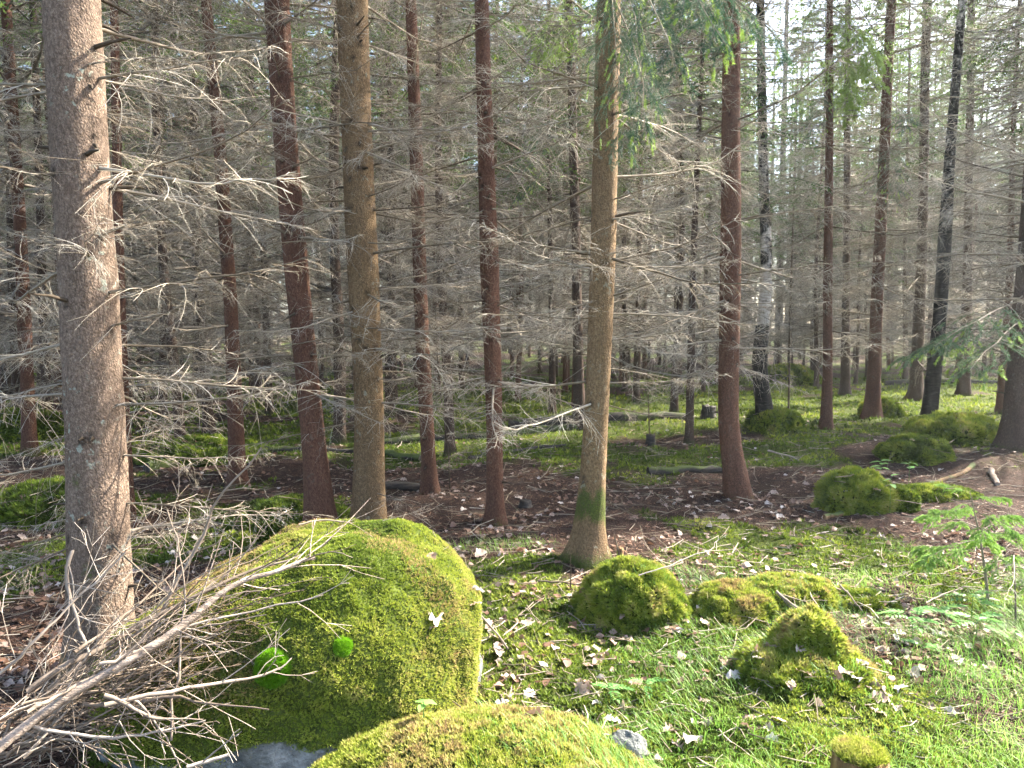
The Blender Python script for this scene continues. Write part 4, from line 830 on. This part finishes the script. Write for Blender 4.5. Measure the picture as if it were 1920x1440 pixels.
log('orange rotten stick beside the flat mossy patch', (1690, 935), (1820, 893), .016, .028, M_STUMP, 10, .15, 'rotten_stick', cat='stick')
log('short pale decayed stick on the litter bank', (1858, 900), (1872, 925), .03, .025, M_PALE, 11, .0, 'rotten_stick', cat='stick')
log('thin black log deep among the sunlit moss', (1660, 720), (1900, 722), .09, .08, M_LOG, 12, .1)
log('dark fallen pole in front of the long black rotten log', (880, 868), (1060, 842), .035, .02, M_LOG, 13, .1)
def stump(label, px, py, r, h, seed, mat, mossh=.6, name='tree_stump', top_moss=0, Y=None):
    p = gp(px, py); rg = rng_(seed); n = 22; u = np.arange(n) * 2 * np.pi / n; z = np.linspace(-.06, h, 10); U, Z = np.meshgrid(u, z)
    rr = r * (1 + .35 * np.exp(-np.clip(Z, 0, None) / (.3 * h)) + (fbm(np.cos(U) * 2.5, np.sin(U) * 2.5, Z * 5, seed, 3) - .5) * .4); V = np.stack([np.cos(U) * rr, np.sin(U) * rr, Z + (Z / h > .95) * (fbm(np.cos(U) * 3, np.sin(U) * 3, 0, seed + 1, 2) - .5) * h * .45], -1).reshape(-1, 3)
    i = np.arange(10 * n).reshape(10, n); i2 = np.roll(i, -1, 1); Q = np.stack([i[:-1], i2[:-1], i2[1:], i[1:]], -1).reshape(-1, 4)
    top = V[-n:]; vv = np.vstack([V, top.mean(0) + np.array((0, 0, -.15 * h))]); T = np.array([(len(V), 9 * n + j, 9 * n + (j + 1) % n) for j in range(n)])
    root = empty(name, (p[0], p[1], float(H(p[0], p[1])))); tag(root, label, 'stump')
    obj('wood', G().add(vv, Q, T, moss=mossh * np.clip(1 - vv[:, 2] / h, 0, 1), tone=.3).mesh(name, mat), root)
    if top_moss:
        rr_ = r * np.sqrt(rg.random(top_moss)) * .92; a = rg.uniform(0, 6.28, top_moss); P = np.stack([np.cos(a) * rr_, np.sin(a) * rr_, h * (1.0 + .12 * (1 - (rr_ / r) ** 2)) - .03 * h * (rr_ / r) ** 4], -1); N = norm(P * np.array((.8, .8, 0)) + np.array((0, 0, r)))
        g = G(); tufts(g, P, N, .016 * rg.uniform(.6, 1.4, top_moss), np.clip(.74 + (fbm(P[:, 0] * 25, P[:, 1] * 25, 0, 2) - .5) * .7, 0, .95), rg, 4); tag(obj('moss', g.mesh('stump_moss', M_MOSS, False), root), kind='stuff')
    return root
stump('rotten cut stump with orange wood and a cap of pale moss', 1610, 1500, .088, .16, 1, M_STUMP, .1, top_moss=5000)
stump('small black stump standing at the end of the long black log', 1328, 790, .12, .22, 2, M_LOG, .3)
stump('knee-high broken mossy snag beside the thin black sapling', 985, 955, .05, .06, 3, M_LOG, .2)
stump('short weathered stub of wood at the foot of the pale tan spruce', 1163, 1062, .022, .10, 4, M_STUMP, .2)
stump('tiny broken stump on the moss behind the boot-footed spruce', 1220, 838, .06, .16, 5, M_LOG, .4)
# thin dead saplings
def sapling_dead(label, trace, Yd, seed, r=.009, nb=14):
    rg = rng_(seed); P = np.array([at(px, py, Yd) for px, py in trace]); z0 = float(H(P[0, 0], P[0, 1])); base = np.array((P[0, 0], Yd, z0 - .02)); L = P - np.array((P[0, 0], Yd, P[0, 2])); root = empty('dead_sapling', base); tag(root, label, 'sapling')
    V, Q = tubes(L[None], (r * np.linspace(1, .35, len(L)))[None], 6); obj('stem', G().add(V, Q, tone=.05).mesh('dead_sapling_stem', M_TWIG), root)
    for q in range(nb):
        t = rg.uniform(.2, .97); i = t * (len(L) - 1); k = min(int(i), len(L) - 2); c = L[k] * (1 - i + k) + L[k + 1] * (i - k); az = rg.uniform(0, 6.28); d = (math.cos(az), math.sin(az), rg.normal(.1, .25)); s = rg.uniform(.2, .5)
        M3 = rot_to(d).to_4x4(); M3.translation = Vector(c); obj('twig', BR[rg.integers(len(BR))], root, mw=M3 @ Matrix.Diagonal((s, s, s, 1)))
sapling_dead('thin black dead sapling between two red spruces', [(843, 922), (842, 860), (833, 790), (822, 700), (815, 560)], 7.3, 1)
sapling_dead('small bare dead sapling on the moss past the pale tan spruce', [(1218, 835), (1216, 760), (1214, 690)], 11.0, 2, .012)
sapling_dead('grey dead sapling standing between birch and rusty spruce', [(1478, 785), (1480, 700), (1482, 560), (1488, 380)], 13.0, 3, .02)
sapling_dead('thin upright dead stick planted near the pale tan spruce', [(1070, 1112), (1070, 1075), (1069, 1040)], 4.4, 4, .005, 0)
sapling_dead('dry dead stalk standing beyond the small green spruce', [(1904, 1190), (1903, 1120), (1900, 1050)], 3.95, 5, .006, 3)
sapling_dead('charred leaning stick at the foot of the pale tan spruce', [(1168, 1056), (1160, 1030), (1151, 996)], 4.9, 6, .010, 0)

# ------------------------------------------------------------------ the brush heap
def stick(pts, r0, r1, seed, label, group=None, mat=None, twigs=8, tone=.6, tlen=(.08, .3), name='dry_branch', cat='branch'):
    rg = rng_(seed); P = np.array([at(px, py, Y) for px, py, Y in pts]); 
    S = 14; tk = np.linspace(0, 1, len(P)); t = np.linspace(0, 1, S); C = np.stack([np.interp(t, tk, P[:, k]) for k in range(3)], -1)
    C[1:-1] = (C[:-2] + C[1:-1] * 2 + C[2:]) / 4; Lc = np.linalg.norm(C[-1] - C[0]); C += np.cumsum(rg.normal(0, .008, (S, 3)), 0) * min(Lc, 1.) + np.array((0, 0, 1.))[None] * (np.sin(t * np.pi) * rg.normal(0, .035) * Lc)[:, None]
    base = C[0].copy(); C = C - base; rad = r0 + (r1 - r0) * t
    g = G(); V, Q = tubes(C[None], (rad * (1 + rg.normal(0, .07, S)))[None], 7); g.add(V, Q, tone=tone, moss=0.)
    if twigs:
        K = twigs; ts = rg.uniform(.05, 1, K); p0 = np.stack([np.interp(ts, t, C[:, k]) for k in range(3)], -1); tan = norm(C[-1] - C[0]); d = norm(tan[None] * rg.uniform(.5, 1.2, (K, 1)) + norm(rg.normal(size=(K, 3))) * .75); ln = rg.uniform(*tlen, K)
        P2 = curve_pts(p0, d, ln, 4, rg.normal(.05, .25, K), rg.normal(0, .25, K), rg); V, Q = tubes(P2, np.clip(r1 * .8, .0012, .003) * np.linspace(1, .45, 4)[None] * np.ones((K, 1)), 4); g.add(V, Q, tone=np.repeat(np.clip(tone + rg.normal(0, .15, K), 0, 1), 16), moss=0.)
        K3 = K * 2; pk = np.repeat(np.arange(K), 2); p3 = P2[pk, 2]; d3 = norm(d[pk] + norm(rg.normal(size=(K3, 3))) * .8); P3 = curve_pts(p3, d3, ln[pk] * rg.uniform(.2, .6, K3), 3, rg.normal(0, .2, K3), rg.normal(0, .2, K3), rg)
        V, Q = tubes(P3, np.full((K3, 3), .0012), 3); g.add(V, Q, tone=np.clip(tone + .1, 0, 1), moss=0.)
    o = obj(name, g.mesh(name, mat or M_BRUSH), loc=base); tag(o, label, cat, group); return o
stick([(-40, 1435, 2.10), (110, 1325, 2.22), (300, 1215, 2.36), (440, 1110, 2.50), (540, 1075, 2.60), (600, 1050, 2.68)], .017, .006, 1, 'thick pale barkless branch on top of the brush heap', mat=M_PALE, twigs=16, tone=.75, tlen=(.15, .45))
stick([(268, 1245, 2.6), (330, 1100, 2.7), (385, 1010, 2.75), (425, 935, 2.75), (505, 855, 2.75)], .0085, .003, 2, 'upright forked dry branch rising out of the brush heap', twigs=7, tone=.62, tlen=(.1, .35))
stick([(318, 1385, 2.35), (333, 1250, 2.42), (338, 1120, 2.5), (330, 1040, 2.5), (318, 960, 2.5)], .005, .002, 3, 'thin upright lichen-grey twig standing against the boulder', twigs=9, tone=.55)
stick([(190, 1250, 2.3), (240, 1225, 2.34), (330, 1168, 2.45), (460, 1128, 2.55), (600, 1105, 2.6)], .007, .0025, 4, 'bent dry branch lying up the flank of the boulder', twigs=6)
stick([(200, 1320, 2.2), (330, 1275, 2.3), (420, 1250, 2.4), (520, 1232, 2.5), (562, 1222, 2.55)], .008, .003, 5, 'bare side branch with forked twigs lying over the moss of the boulder', twigs=7, tone=.7)
stick([(40, 1290, 2.35), (160, 1215, 2.5), (330, 1120, 2.65), (470, 1070, 2.8), (600, 1045, 2.9)], .012, .004, 6, 'long brown branch buried in the middle of the brush heap', twigs=14, tone=.45)
stick([(60, 1360, 2.2), (180, 1370, 2.25), (290, 1345, 2.3), (400, 1330, 2.35)], .006, .003, 7, 'pale stick lying flat below the thick barkless branch', twigs=6, tone=.8)
stick([(140, 1030, 2.7), (125, 1090, 2.65), (150, 1150, 2.6), (175, 1225, 2.5)], .008, .004, 8, 'dry crooked branch leaning in front of the grey-brown trunk', twigs=8)
stick([(0, 1260, 2.3), (75, 1190, 2.35), (160, 1115, 2.45), (240, 1040, 2.5)], .006, .002, 9, 'slim branch pointing up beside the grey-brown trunk', twigs=10)
stick([(210, 1380, 2.2), (250, 1300, 2.3), (315, 1375, 2.3), (345, 1440, 2.3)], .005, .003, 10, 'broken forked twig hanging off the brush heap', twigs=4, tone=.75)
stick([(350, 1440, 2.2), (390, 1432, 2.22), (430, 1415, 2.24)], .007, .005, 11, 'short pale stick end poking out below the boulder', twigs=1, tone=.85)
stick([(560, 985, 3.3), (590, 980, 3.35), (650, 985, 3.4), (720, 975, 3.4)], .005, .003, 12, 'curled stick lying on the crest of the boulder', twigs=2, tone=.6)
stick([(480, 1115, 2.85), (540, 1100, 2.9), (600, 1105, 2.92)], .004, .002, 13, 'thin fork of twig lying on the brown crest moss', twigs=3, tone=.65)
rg = rng_(600)
for k in range(96):                                  # the body of the heap: branches all laid one way
    s = rg.uniform(0, 1); off = rg.normal(0, 1)
    ax, ay = -30 + 330 * rg.random(), 0; ay = 1400 - (ax + 30) * .50 + off * 36; L = rg.uniform(130, 360); an = R(rg.normal(33, 11))
    if rg.random() < .2: an = R(rg.normal(12, 22))
    bx_, by_ = ax + L * math.cos(an), ay - L * math.sin(an); Y0 = np.clip(2.72 - (ay - 1050) * .0012 + rg.normal(0, .10), 2.0, 3.0); Y1 = np.clip(2.8 - (by_ - 1050) * .0012 + rg.normal(0, .10), 2.1, 3.1)
    mx, my = (ax + bx_) / 2 + rg.normal(0, 10), (ay + by_) / 2 + rg.normal(0, 10)
    stick([(ax, ay, Y0), (mx, my, (Y0 + Y1) / 2), (bx_, by_, Y1)], (rg.uniform(.004, .008) if k % 3 == 0 else rg.uniform(.0018, .004)), .0018, 700 + k, ('stout dry branch among those heaped against the boulder', 'slender dark brown branch in the heap against the boulder', 'slender greyish dry branch in the heap against the boulder')[k % 3], ('stout branches of the brush heap', 'dark slender branches of the brush heap', 'greyish slender branches of the brush heap')[k % 3], twigs=int(rg.integers(2, 7)), tone=(rg.uniform(.2, .5), rg.uniform(.0, .2), rg.uniform(.45, .7))[k % 3], tlen=(.05, .2))
# loose sticks elsewhere
stick([(1198, 1082, 3.9), (1262, 1062, 3.95), (1330, 1025, 4.1), (1352, 1000, 4.2)], .004, .002, 20, 'grey bare twig leaning across the dark mossy rock', twigs=3, tone=.85, tlen=(.03, .08))
stick([(1455, 1108, 3.9), (1480, 1130, 3.85), (1520, 1160, 3.8)], .009, .006, 21, 'decayed stick lying across the yellow-green hummock', twigs=2, tone=.4)
stick([(1575, 1095, 4.0), (1600, 1120, 3.9), (1615, 1145, 3.85)], .005, .003, 22, 'bent dry stem beside the yellow-green hummock', twigs=0, tone=.7)
stick([(1735, 1130, 3.75), (1790, 1105, 3.9), (1850, 1100, 4.0)], .004, .002, 23, 'arched dry stem over the rowan seedlings', twigs=0, tone=.6)
for k, (a, b) in enumerate([((1830, 1000), (1935, 985)), ((1815, 1030), (1930, 1045)), ((1850, 1060), (1925, 1000)), ((1840, 985), (1930, 1020)), ((1870, 1010), (1940, 1060)), ((1820, 1015), (1900, 1010))]):
    pa, pb = gp(*a), gp(*b); stick([(a[0], a[1], pa[1]), ((a[0] + b[0]) / 2, (a[1] + b[1]) / 2 - 14, (pa[1] + pb[1]) / 2), (b[0], b[1], pb[1])], .006, .003, 40 + k, 'dry grey branch in the small heap past the little green spruce', 'branches of the small heap', twigs=10, tone=.55)
stick([(1440, 845, 9.0), (1490, 862, 8.8), (1500, 870, 8.7)], .012, .006, 60, 'lichen-grey branch fallen by the leaning birch', twigs=8, tone=.85)
for k, (px, py) in enumerate([(1000, 920), (1240, 985), (560, 930), (330, 930), (1450, 880), (760, 990), (880, 1050), (300, 1100), (1010, 1100), (1150, 905), (40, 1050), (60, 1130), (1560, 900), (430, 960), (950, 1230), (1280, 1060)]):
    p = gp(px, py); q = gp(px + rg.uniform(-140, 140), py + rg.uniform(-16, 16)); pz, qz = drop(p[0], p[1])[0], drop(q[0], q[1])[0]
    def w2(P): 
        rel = P - np.array((0, 0, CAM_Z)); dep = rel @ _F; return (960 + FPX * rel[0] / dep, 720 - FPX * (rel @ _U) / dep, P[1])
    stick([w2(pz + np.array((0, 0, .012))), w2((pz + qz) / 2 + np.array((0, 0, .02))), w2(qz + np.array((0, 0, .012)))], .006, .003, 80 + k, 'thin fallen stick lying on the needle litter', 'sticks on the forest floor', twigs=6, tone=.35)

# ------------------------------------------------------------------ litter
def rand_dirs(n, rg, tilt=.25):
    az = rg.uniform(0, 6.28, n); return norm(np.stack([np.cos(az), np.sin(az), rg.normal(0, tilt, n)], -1))
rg = rng_(800); XY = frustum_pts(120000, 2.2, 14, rg, .8); mk = moss_mask(XY[:, 0], XY[:, 1]); XY = XY[rg.random(len(XY)) > mk * 1.1][:85000]
Zp = H(XY[:, 0], XY[:, 1]); dd = np.clip(1.6 - np.hypot(XY[:, 0], XY[:, 1] - 2) / 9, 0, 1); mk = moss_mask(XY[:, 0], XY[:, 1])
P = np.column_stack([XY, Zp + dd * ((fbm(XY[:, 0] * 14, XY[:, 1] * 14, seed=41, oct=3) - 0.5) * 0.035 * (0.5 + mk)) + .004]); n = len(P)
d = rand_dirs(n, rg, .2); s = norm(np.cross(d, np.array((0, 0, 1.)) + rg.normal(0, .2, (n, 3)))); L = (.010 + .0035 * P[:, 1]) * rg.uniform(.6, 1.5, n); w = .0011 + .00035 * P[:, 1]
V = np.stack([P - s * w[:, None], P + s * w[:, None], P + d * L[:, None] + np.array((0, 0, .003))], 1).reshape(-1, 3)
tag(obj('needle_litter', G().add(V, T=np.arange(3 * n).reshape(-1, 3), hue=np.repeat(np.clip(rg.normal(.5, .25, n), 0, 1), 3)).mesh('needle_litter', M_LITTER, False)), 'brown fallen spruce needles scattered over the forest floor', 'needles', kind='stuff')
XY = frustum_pts(7000, 2.6, 16, rg, .4); P, N = drops(XY); P = P[(P[:, 2] < .12) | (P[:, 1] > 6)]; n = len(P); d = rand_dirs(n, rg, .12); L = rg.uniform(.08, .35, n) * np.clip(P[:, 1] / 6, .35, 1); PP = curve_pts(P + np.array((0, 0, .006)), d, L, 3, rg.normal(0, .08, n), rg.normal(0, .25, n), rg)
V, Q = tubes(PP, np.full((n, 3), 1.) * (rg.uniform(.0010, .0030, n) + .00022 * P[:, 1])[:, None], 3); tag(obj('twig_litter', G().add(V, Q, tone=np.repeat(np.clip(rg.normal(.25, .2, n), 0, 1), 9)).mesh('twig_litter', M_TWIG)), 'fine fallen twigs strewn over litter and moss', 'twigs', kind='stuff')
# needles caught on the boulder crest
P, N = sample_mesh(bV + BC, q2t(bQ), 16000, rg); k = (P[:, 2] > .30) & (P[:, 0] < -.95 + .2 * (rg.random(len(P)) - .5)); P = P[k]; n = len(P); d = rand_dirs(n, rg, .3); s = norm(np.cross(d, np.array((0, 0, 1.)) + rg.normal(0, .3, (n, 3)))) * .0012
V = np.stack([P + np.array((0, 0, .010)) - s, P + np.array((0, 0, .010)) + s, P + d * .022 + np.array((0, 0, .012))], 1).reshape(-1, 3)
tag(obj('needle_litter', G().add(V, T=np.arange(3 * n).reshape(-1, 3), hue=np.repeat(np.clip(rg.normal(.6, .25, n), 0, 1), 3)).mesh('needle_litter_boulder', M_LITTER, False)), 'rusty spruce needles caught on the crest of the boulder', 'needles', kind='stuff')

def oak_leaf(rg, L=.09, n=15):
    t = np.linspace(0, 1, n); w = L * .30 * np.sin(np.pi * t ** .8) * (1 + .24 * np.sin(t * 22)) + .0015; z = L * (rg.uniform(-.25, .25) * t + rg.uniform(-.9, .5) * (t - .5) ** 2 + .03 * np.sin(t * 9)); cu = rg.uniform(.15, .7)
    mid = np.stack([(t - .5) * L, .04 * L * np.sin(t * 4), z], -1)
    l = mid + np.stack([0 * t, w, w * cu + rg.normal(0, .05, n) * L], -1); r = mid + np.stack([0 * t, -w, w * cu * rg.uniform(-.3, 1) + rg.normal(0, .05, n) * L], -1)
    V = np.concatenate([l, mid, r]); i = np.arange(n - 1); Q = np.concatenate([np.stack([i, i + 1, n + i + 1, n + i], -1), np.stack([n + i, n + i + 1, 2 * n + i + 1, 2 * n + i], -1)]); return V, Q
rg = rng_(900); LV = [oak_leaf(rg) for k in range(8)]; LM = [G().add(V, Q, hue=.62).mesh('fallen_leaf', M_LEAF) for V, Q in LV]
SV = [oak_leaf(rg, n=6) for k in range(8)]                # simpler leaves for the scattered litter
spots = []
LEAF_PLACE = ['between the boulder hummock and the straw-coloured mossy stump', 'in the grass past the straw-coloured mossy stump', 'at the edge of the dark mossy rock', 'in front of the dark mossy rock', 'at the foot of the straw-coloured mossy stump', 'by the low rowan seedling', 'on the wide moss hummock', 'on the moss skirt of the mossy stump', 'in the thin grass near the cut stump', 'in the tall grass among rowan seedlings', 'on the litter behind the boulder', 'on the litter round the grey-brown trunk', 'round the boot-footed spruce', 'between the slim red spruces', 'on the bare litter before the slim red spruce', 'between the boot-footed spruce and the round green rock', 'on the moss past the slender red spruce', 'on the moss below the round green rock', 'on the litter bank by the rotten stick', 'beside the bare flank of the boulder', 'on the dull mossy bank', 'on the yellow-green hummocks', 'by the dark mossy hump', 'on the moss behind the pale tan spruce']
for ci, (px, py, sx, sy, n) in enumerate([(1360, 1270, 60, 25, 12), (1640, 1310, 70, 30, 18), (1290, 1160, 25, 18, 5), (1175, 1185, 15, 10, 2), (1420, 1260, 20, 10, 3), (1120, 1300, 40, 30, 8), (880, 1330, 120, 45, 14), (1470, 1290, 60, 15, 7), (1330, 1365, 120, 40, 16), (1730, 1230, 130, 80, 18),
                            (300, 1030, 60, 40, 16), (60, 1080, 70, 60, 24), (1330, 930, 130, 40, 32), (900, 930, 90, 40, 26), (1010, 1010, 90, 40, 20), (1450, 960, 90, 30, 16), (850, 870, 90, 30, 14), (1640, 1000, 90, 60, 18), (1780, 930, 60, 40, 12), (940, 1190, 40, 60, 16), (60, 960, 60, 40, 14), (1560, 1160, 80, 50, 10), (300, 880, 60, 25, 10), (1050, 870, 80, 30, 10)]):
    for k in range(n): spots.append((px + rg.normal(0, sx * .8), py + rg.normal(0, sy * .8), ci))
spots = spots[:292]
for k, (px, py, ci) in enumerate(spots):
    p = gp(px, min(py, 1425)); P, N = drop(p[0], p[1]); s = rg.uniform(.45, 1.05) * (1 if p[1] < 5 else 1.15)
    M3 = (Matrix.Rotation(rg.uniform(0, 6.28), 3, 'Z') @ Matrix.Rotation(rg.normal(0, .4), 3, 'X')).to_4x4(); M3.translation = Vector(P + np.array((0, 0, .012)))
    o = obj('fallen_leaf', LM[rg.integers(8)], mw=M3 @ Matrix.Diagonal((s, s, s, 1))); tag(o, 'dry pale leaf ' + LEAF_PLACE[ci], 'leaf', 'fallen leaves ' + LEAF_PLACE[ci])
XY = frustum_pts(9000, 3.2, 15, rg, .5); XY = XY[(fbm(XY[:, 0] * .8, XY[:, 1] * .8, seed=3) + .1 * (XY[:, 0] < -1)) > .465]; P, N = drops(XY); P = P[((P[:, 2] < .14) | (P[:, 1] > 6)) & (rg.random(len(P)) > .75 * moss_mask(P[:, 0], P[:, 1]) * (P[:, 1] < 6))]; g = G()
for k in range(len(P)):
    V, Q = SV[k % 8]; g.add(xf(V, Matrix.Rotation(rg.uniform(0, 6.28), 3, 'Z') @ Matrix.Rotation(rg.normal(0, .5), 3, 'X'), P[k] + np.array((0, 0, .012)), rg.uniform(.35, .8)), Q, hue=np.clip(rg.normal(.2, .35), -.2, 1))
tag(obj('leaf_litter', g.mesh('leaf_litter', M_LEAF)), 'scattered small dead leaves deeper in the wood', 'leaves', kind='stuff')
P, N = drop(*gp(1160, 1385)[:2]); V, Q = LV[2]; o = obj('fallen_leaf', G().add(V * .8, Q, hue=.6).mesh('rust_leaf', M_RUST), loc=P + np.array((0, 0, .045))); o.rotation_euler = (.35, .2, 2.0); tag(o, 'rust-red curled leaf stuck on the small grey stone', 'leaf')
V, Q = dome(.075, .055, .06, 77, 26, 12, 2.6, .16); P, N = drop(*gp(1172, 1425)[:2]); tag(obj('small_stone', G().add(V, Q, moss=.05).mesh('small_stone', M_ROCK), loc=P), 'small pale grey stone in the grass beside the wide moss hummock', 'stone')

# ------------------------------------------------------------------ seedlings
def leaflet(L, w, fold=.15):
    t = np.array([0, .3, .65, 1.]); ww = np.array([.15, 1, .75, .02]) * w * .5; z = -.25 * L * t ** 2; mid = np.stack([t * L, 0 * t, z], -1); l = mid + np.stack([0 * t, ww, ww * fold], -1); r = mid + np.stack([0 * t, -ww, ww * fold], -1)
    V = np.concatenate([l, mid, r]); i = np.arange(3); return V, np.concatenate([np.stack([i, i + 1, 4 + i + 1, 4 + i], -1), np.stack([4 + i, 5 + i, 9 + i, 8 + i], -1)])
def rowan_leaf(rg, L=.12, pairs=6):
    g = G(); t = np.linspace(0, 1, 6); M = np.stack([t * L, 0 * t, .25 * L * t - .55 * L * t ** 2], -1); V, Q = tubes(M[None], np.full((1, 6), .0009), 3); g.add(V, Q, hue=.4)
    for k in range(pairs):
        tt = .28 + .66 * k / (pairs - 1); c = np.array([np.interp(tt, t, M[:, j]) for j in range(3)]); ll = L * .36 * (1 - .35 * abs(tt - .6))
        for s in (1, -1): V, Q = leaflet(ll, ll * .42); g.add(xf(V, Matrix.Rotation(s * R(58), 3, 'Z') @ Matrix.Rotation(rg.normal(0, .2), 3, 'X'), c), Q, hue=np.clip(rg.normal(.55, .18), 0, 1))
    V, Q = leaflet(L * .36, L * .15); g.add(xf(V, Matrix.Rotation(R(15), 3, 'Y'), M[-1]), Q, hue=.6); return g.mesh('leaf', M_ROWAN)
rg = rng_(950); RL = [rowan_leaf(rg, .12, 5 + k % 3) for k in range(4)]; OV = [leaflet(.07, .045)]; OVM = G().add(*OV[0], hue=.55).mesh('leaf', M_BROAD)
def seedling(label, px, py, h, nl, pool, s=1.0, name='rowan_seedling', lean=0.0, el=.35):
    p = gp(px, py); P, N = drop(p[0], p[1]); root = empty(name, P); tag(root, label, 'seedling'); S = 5; t = np.linspace(0, 1, S); M = np.stack([lean * h * t, 0 * t, h * t], -1); V, Q = tubes(M[None], (.0022 * (1 - .5 * t))[None], 5); obj('stem', G().add(V, Q, hue=.2).mesh('stem', M_ROWAN), root)
    for k in range(nl):
        tt = 1 - .35 * (k / max(1, nl)) ** 1.2; az = k * 2.4 + rg.uniform(-.4, .4); e = el + rg.normal(0, .15); d = (math.cos(az) * math.cos(e), math.sin(az) * math.cos(e), math.sin(e)); M3 = rot_to(d).to_4x4(); M3.translation = Vector((lean * h * tt, 0, h * tt)); q = s * rg.uniform(.8, 1.15); obj('leaf', pool[k % len(pool)], root, mw=M3 @ Matrix.Diagonal((q, q, q, 1)))
seedling('little rowan seedling in front of the moss-banded spruce foot', 1106, 1062, .10, 4, RL, .75)
seedling('low rowan seedling among leaf litter near the wide moss hummock', 1145, 1325, .07, 4, RL, .75)
seedling('small rowan seedling beside the low one in leaf litter', 1212, 1318, .08, 4, RL, .62)
seedling('leafy rowan seedling in grass with broad feathery leaves', 1712, 1205, .14, 6, RL, 1.05, lean=-.1)
seedling('rowan seedling under the arched dry stem', 1765, 1180, .12, 4, RL, .8)
seedling('rowan seedling at the foot of the little green spruce', 1822, 1150, .13, 6, RL, .95)
seedling('spreading rowan seedling sunk in the tall grass', 1830, 1205, .10, 6, RL, 1.0)
seedling('tiny rowan seedling low in the grass by the leafy one', 1728, 1235, .05, 3, RL, .6)
seedling('pale green seedling with oval leaves on the wide moss hummock', 795, 1440, .07, 4, [OVM], .8, 'broadleaf_seedling', el=.2)
seedling('oval-leaved seedling rising behind the round green rock', 1650, 925, .30, 7, [OVM], 1.5, 'broadleaf_seedling', el=.1)
seedling('oval-leaved seedling standing clear beside the dark mossy stump', 1703, 935, .24, 4, [OVM], 1.4, 'broadleaf_seedling', el=.05)
seedling('dim oval-leaved seedling in front of the round green rock', 1668, 968, .33, 3, [OVM], 1.2, 'broadleaf_seedling', el=.1)
seedling('small pale seedling in grass by the dry dead stalk', 1903, 1215, .06, 4, [OVM], .6, 'broadleaf_seedling', el=.2)
# the little green spruce
rg = rng_(970); p = gp(1853, 1122); P, N = drop(p[0], p[1]); root = empty('spruce_sapling', P); tag(root, 'little bright green spruce with a bare stem in the grass', 'sapling')
S = 8; t = np.linspace(0, 1, S); Ht = .70; M = np.stack([-.14 * t ** 1.4, .0 * t, Ht * t], -1); V, Q = tubes(M[None], (.010 * (1 - .75 * t))[None], 7); obj('stem', G().add(V, Q, tone=.3).mesh('sapling_stem', M_TWIG), root)
SB = []
for k in range(4):
    g, gt = green_branch(rg, .42, per=60, nl=.015, hue=.55, tips=.6, tipfrac=.35, hang=.3, sec=10, stemr=.003, nw=.0028, m=5); SB.append((g.mesh('sapling_branch', [M_SAPLING, M_TWIG], False), gt.mesh('sapling_shoots', M_SAPLING, False)))
for k in range(15):
    tt = .42 + .56 * (k / 14); c = np.array([np.interp(tt, t, M[:, j]) for j in range(3)]); az = k * 2.4; e = rg.normal(.22, .15); d = (math.cos(az) * math.cos(e), math.sin(az) * math.cos(e), math.sin(e)); s = (1.12 - .70 * (tt - .42) / .56) * rg.uniform(.8, 1.1)
    M3 = rot_to(d).to_4x4(); M3.translation = Vector(c); a, b = SB[k % 4]; o = obj('branch', a, root, mw=M3 @ Matrix.Diagonal((s, s, s, 1))); obj('new_shoots', b, o)
# ------------------------------------------------------------------ the hazy air among the trees
hm = bpy.data.materials.new('haze'); hm.use_nodes = True; hn = hm.node_tree; hn.nodes.remove(hn.nodes['Principled BSDF'])
pv = hn.nodes.new('ShaderNodeVolumePrincipled'); pv.inputs['Color'].default_value = (.88, .94, 1, 1); pv.inputs['Density'].default_value = 0.0009; pv.inputs['Anisotropy'].default_value = .55
hn.links.new(pv.outputs[0], hn.nodes['Material Output'].inputs['Volume'])
V = np.array([(x, y, z) for z in (float(Zg.min()) - 1.0, 20) for y in (-48, 240) for x in (-150, 150)], float); Q = np.array([(0, 2, 3, 1), (4, 5, 7, 6), (0, 1, 5, 4), (2, 6, 7, 3), (0, 4, 6, 2), (1, 3, 7, 5)])
tag(obj('haze', G().add(V, Q).mesh('haze', hm, False)), 'thin pale haze hanging among the trees', 'haze', kind='stuff')
tot = 0
for me in bpy.data.meshes: tot += sum(1 for _ in ()) + len(me.loops) - 2 * len(me.polygons)
print('unique triangles', tot, 'objects', len(bpy.data.objects))
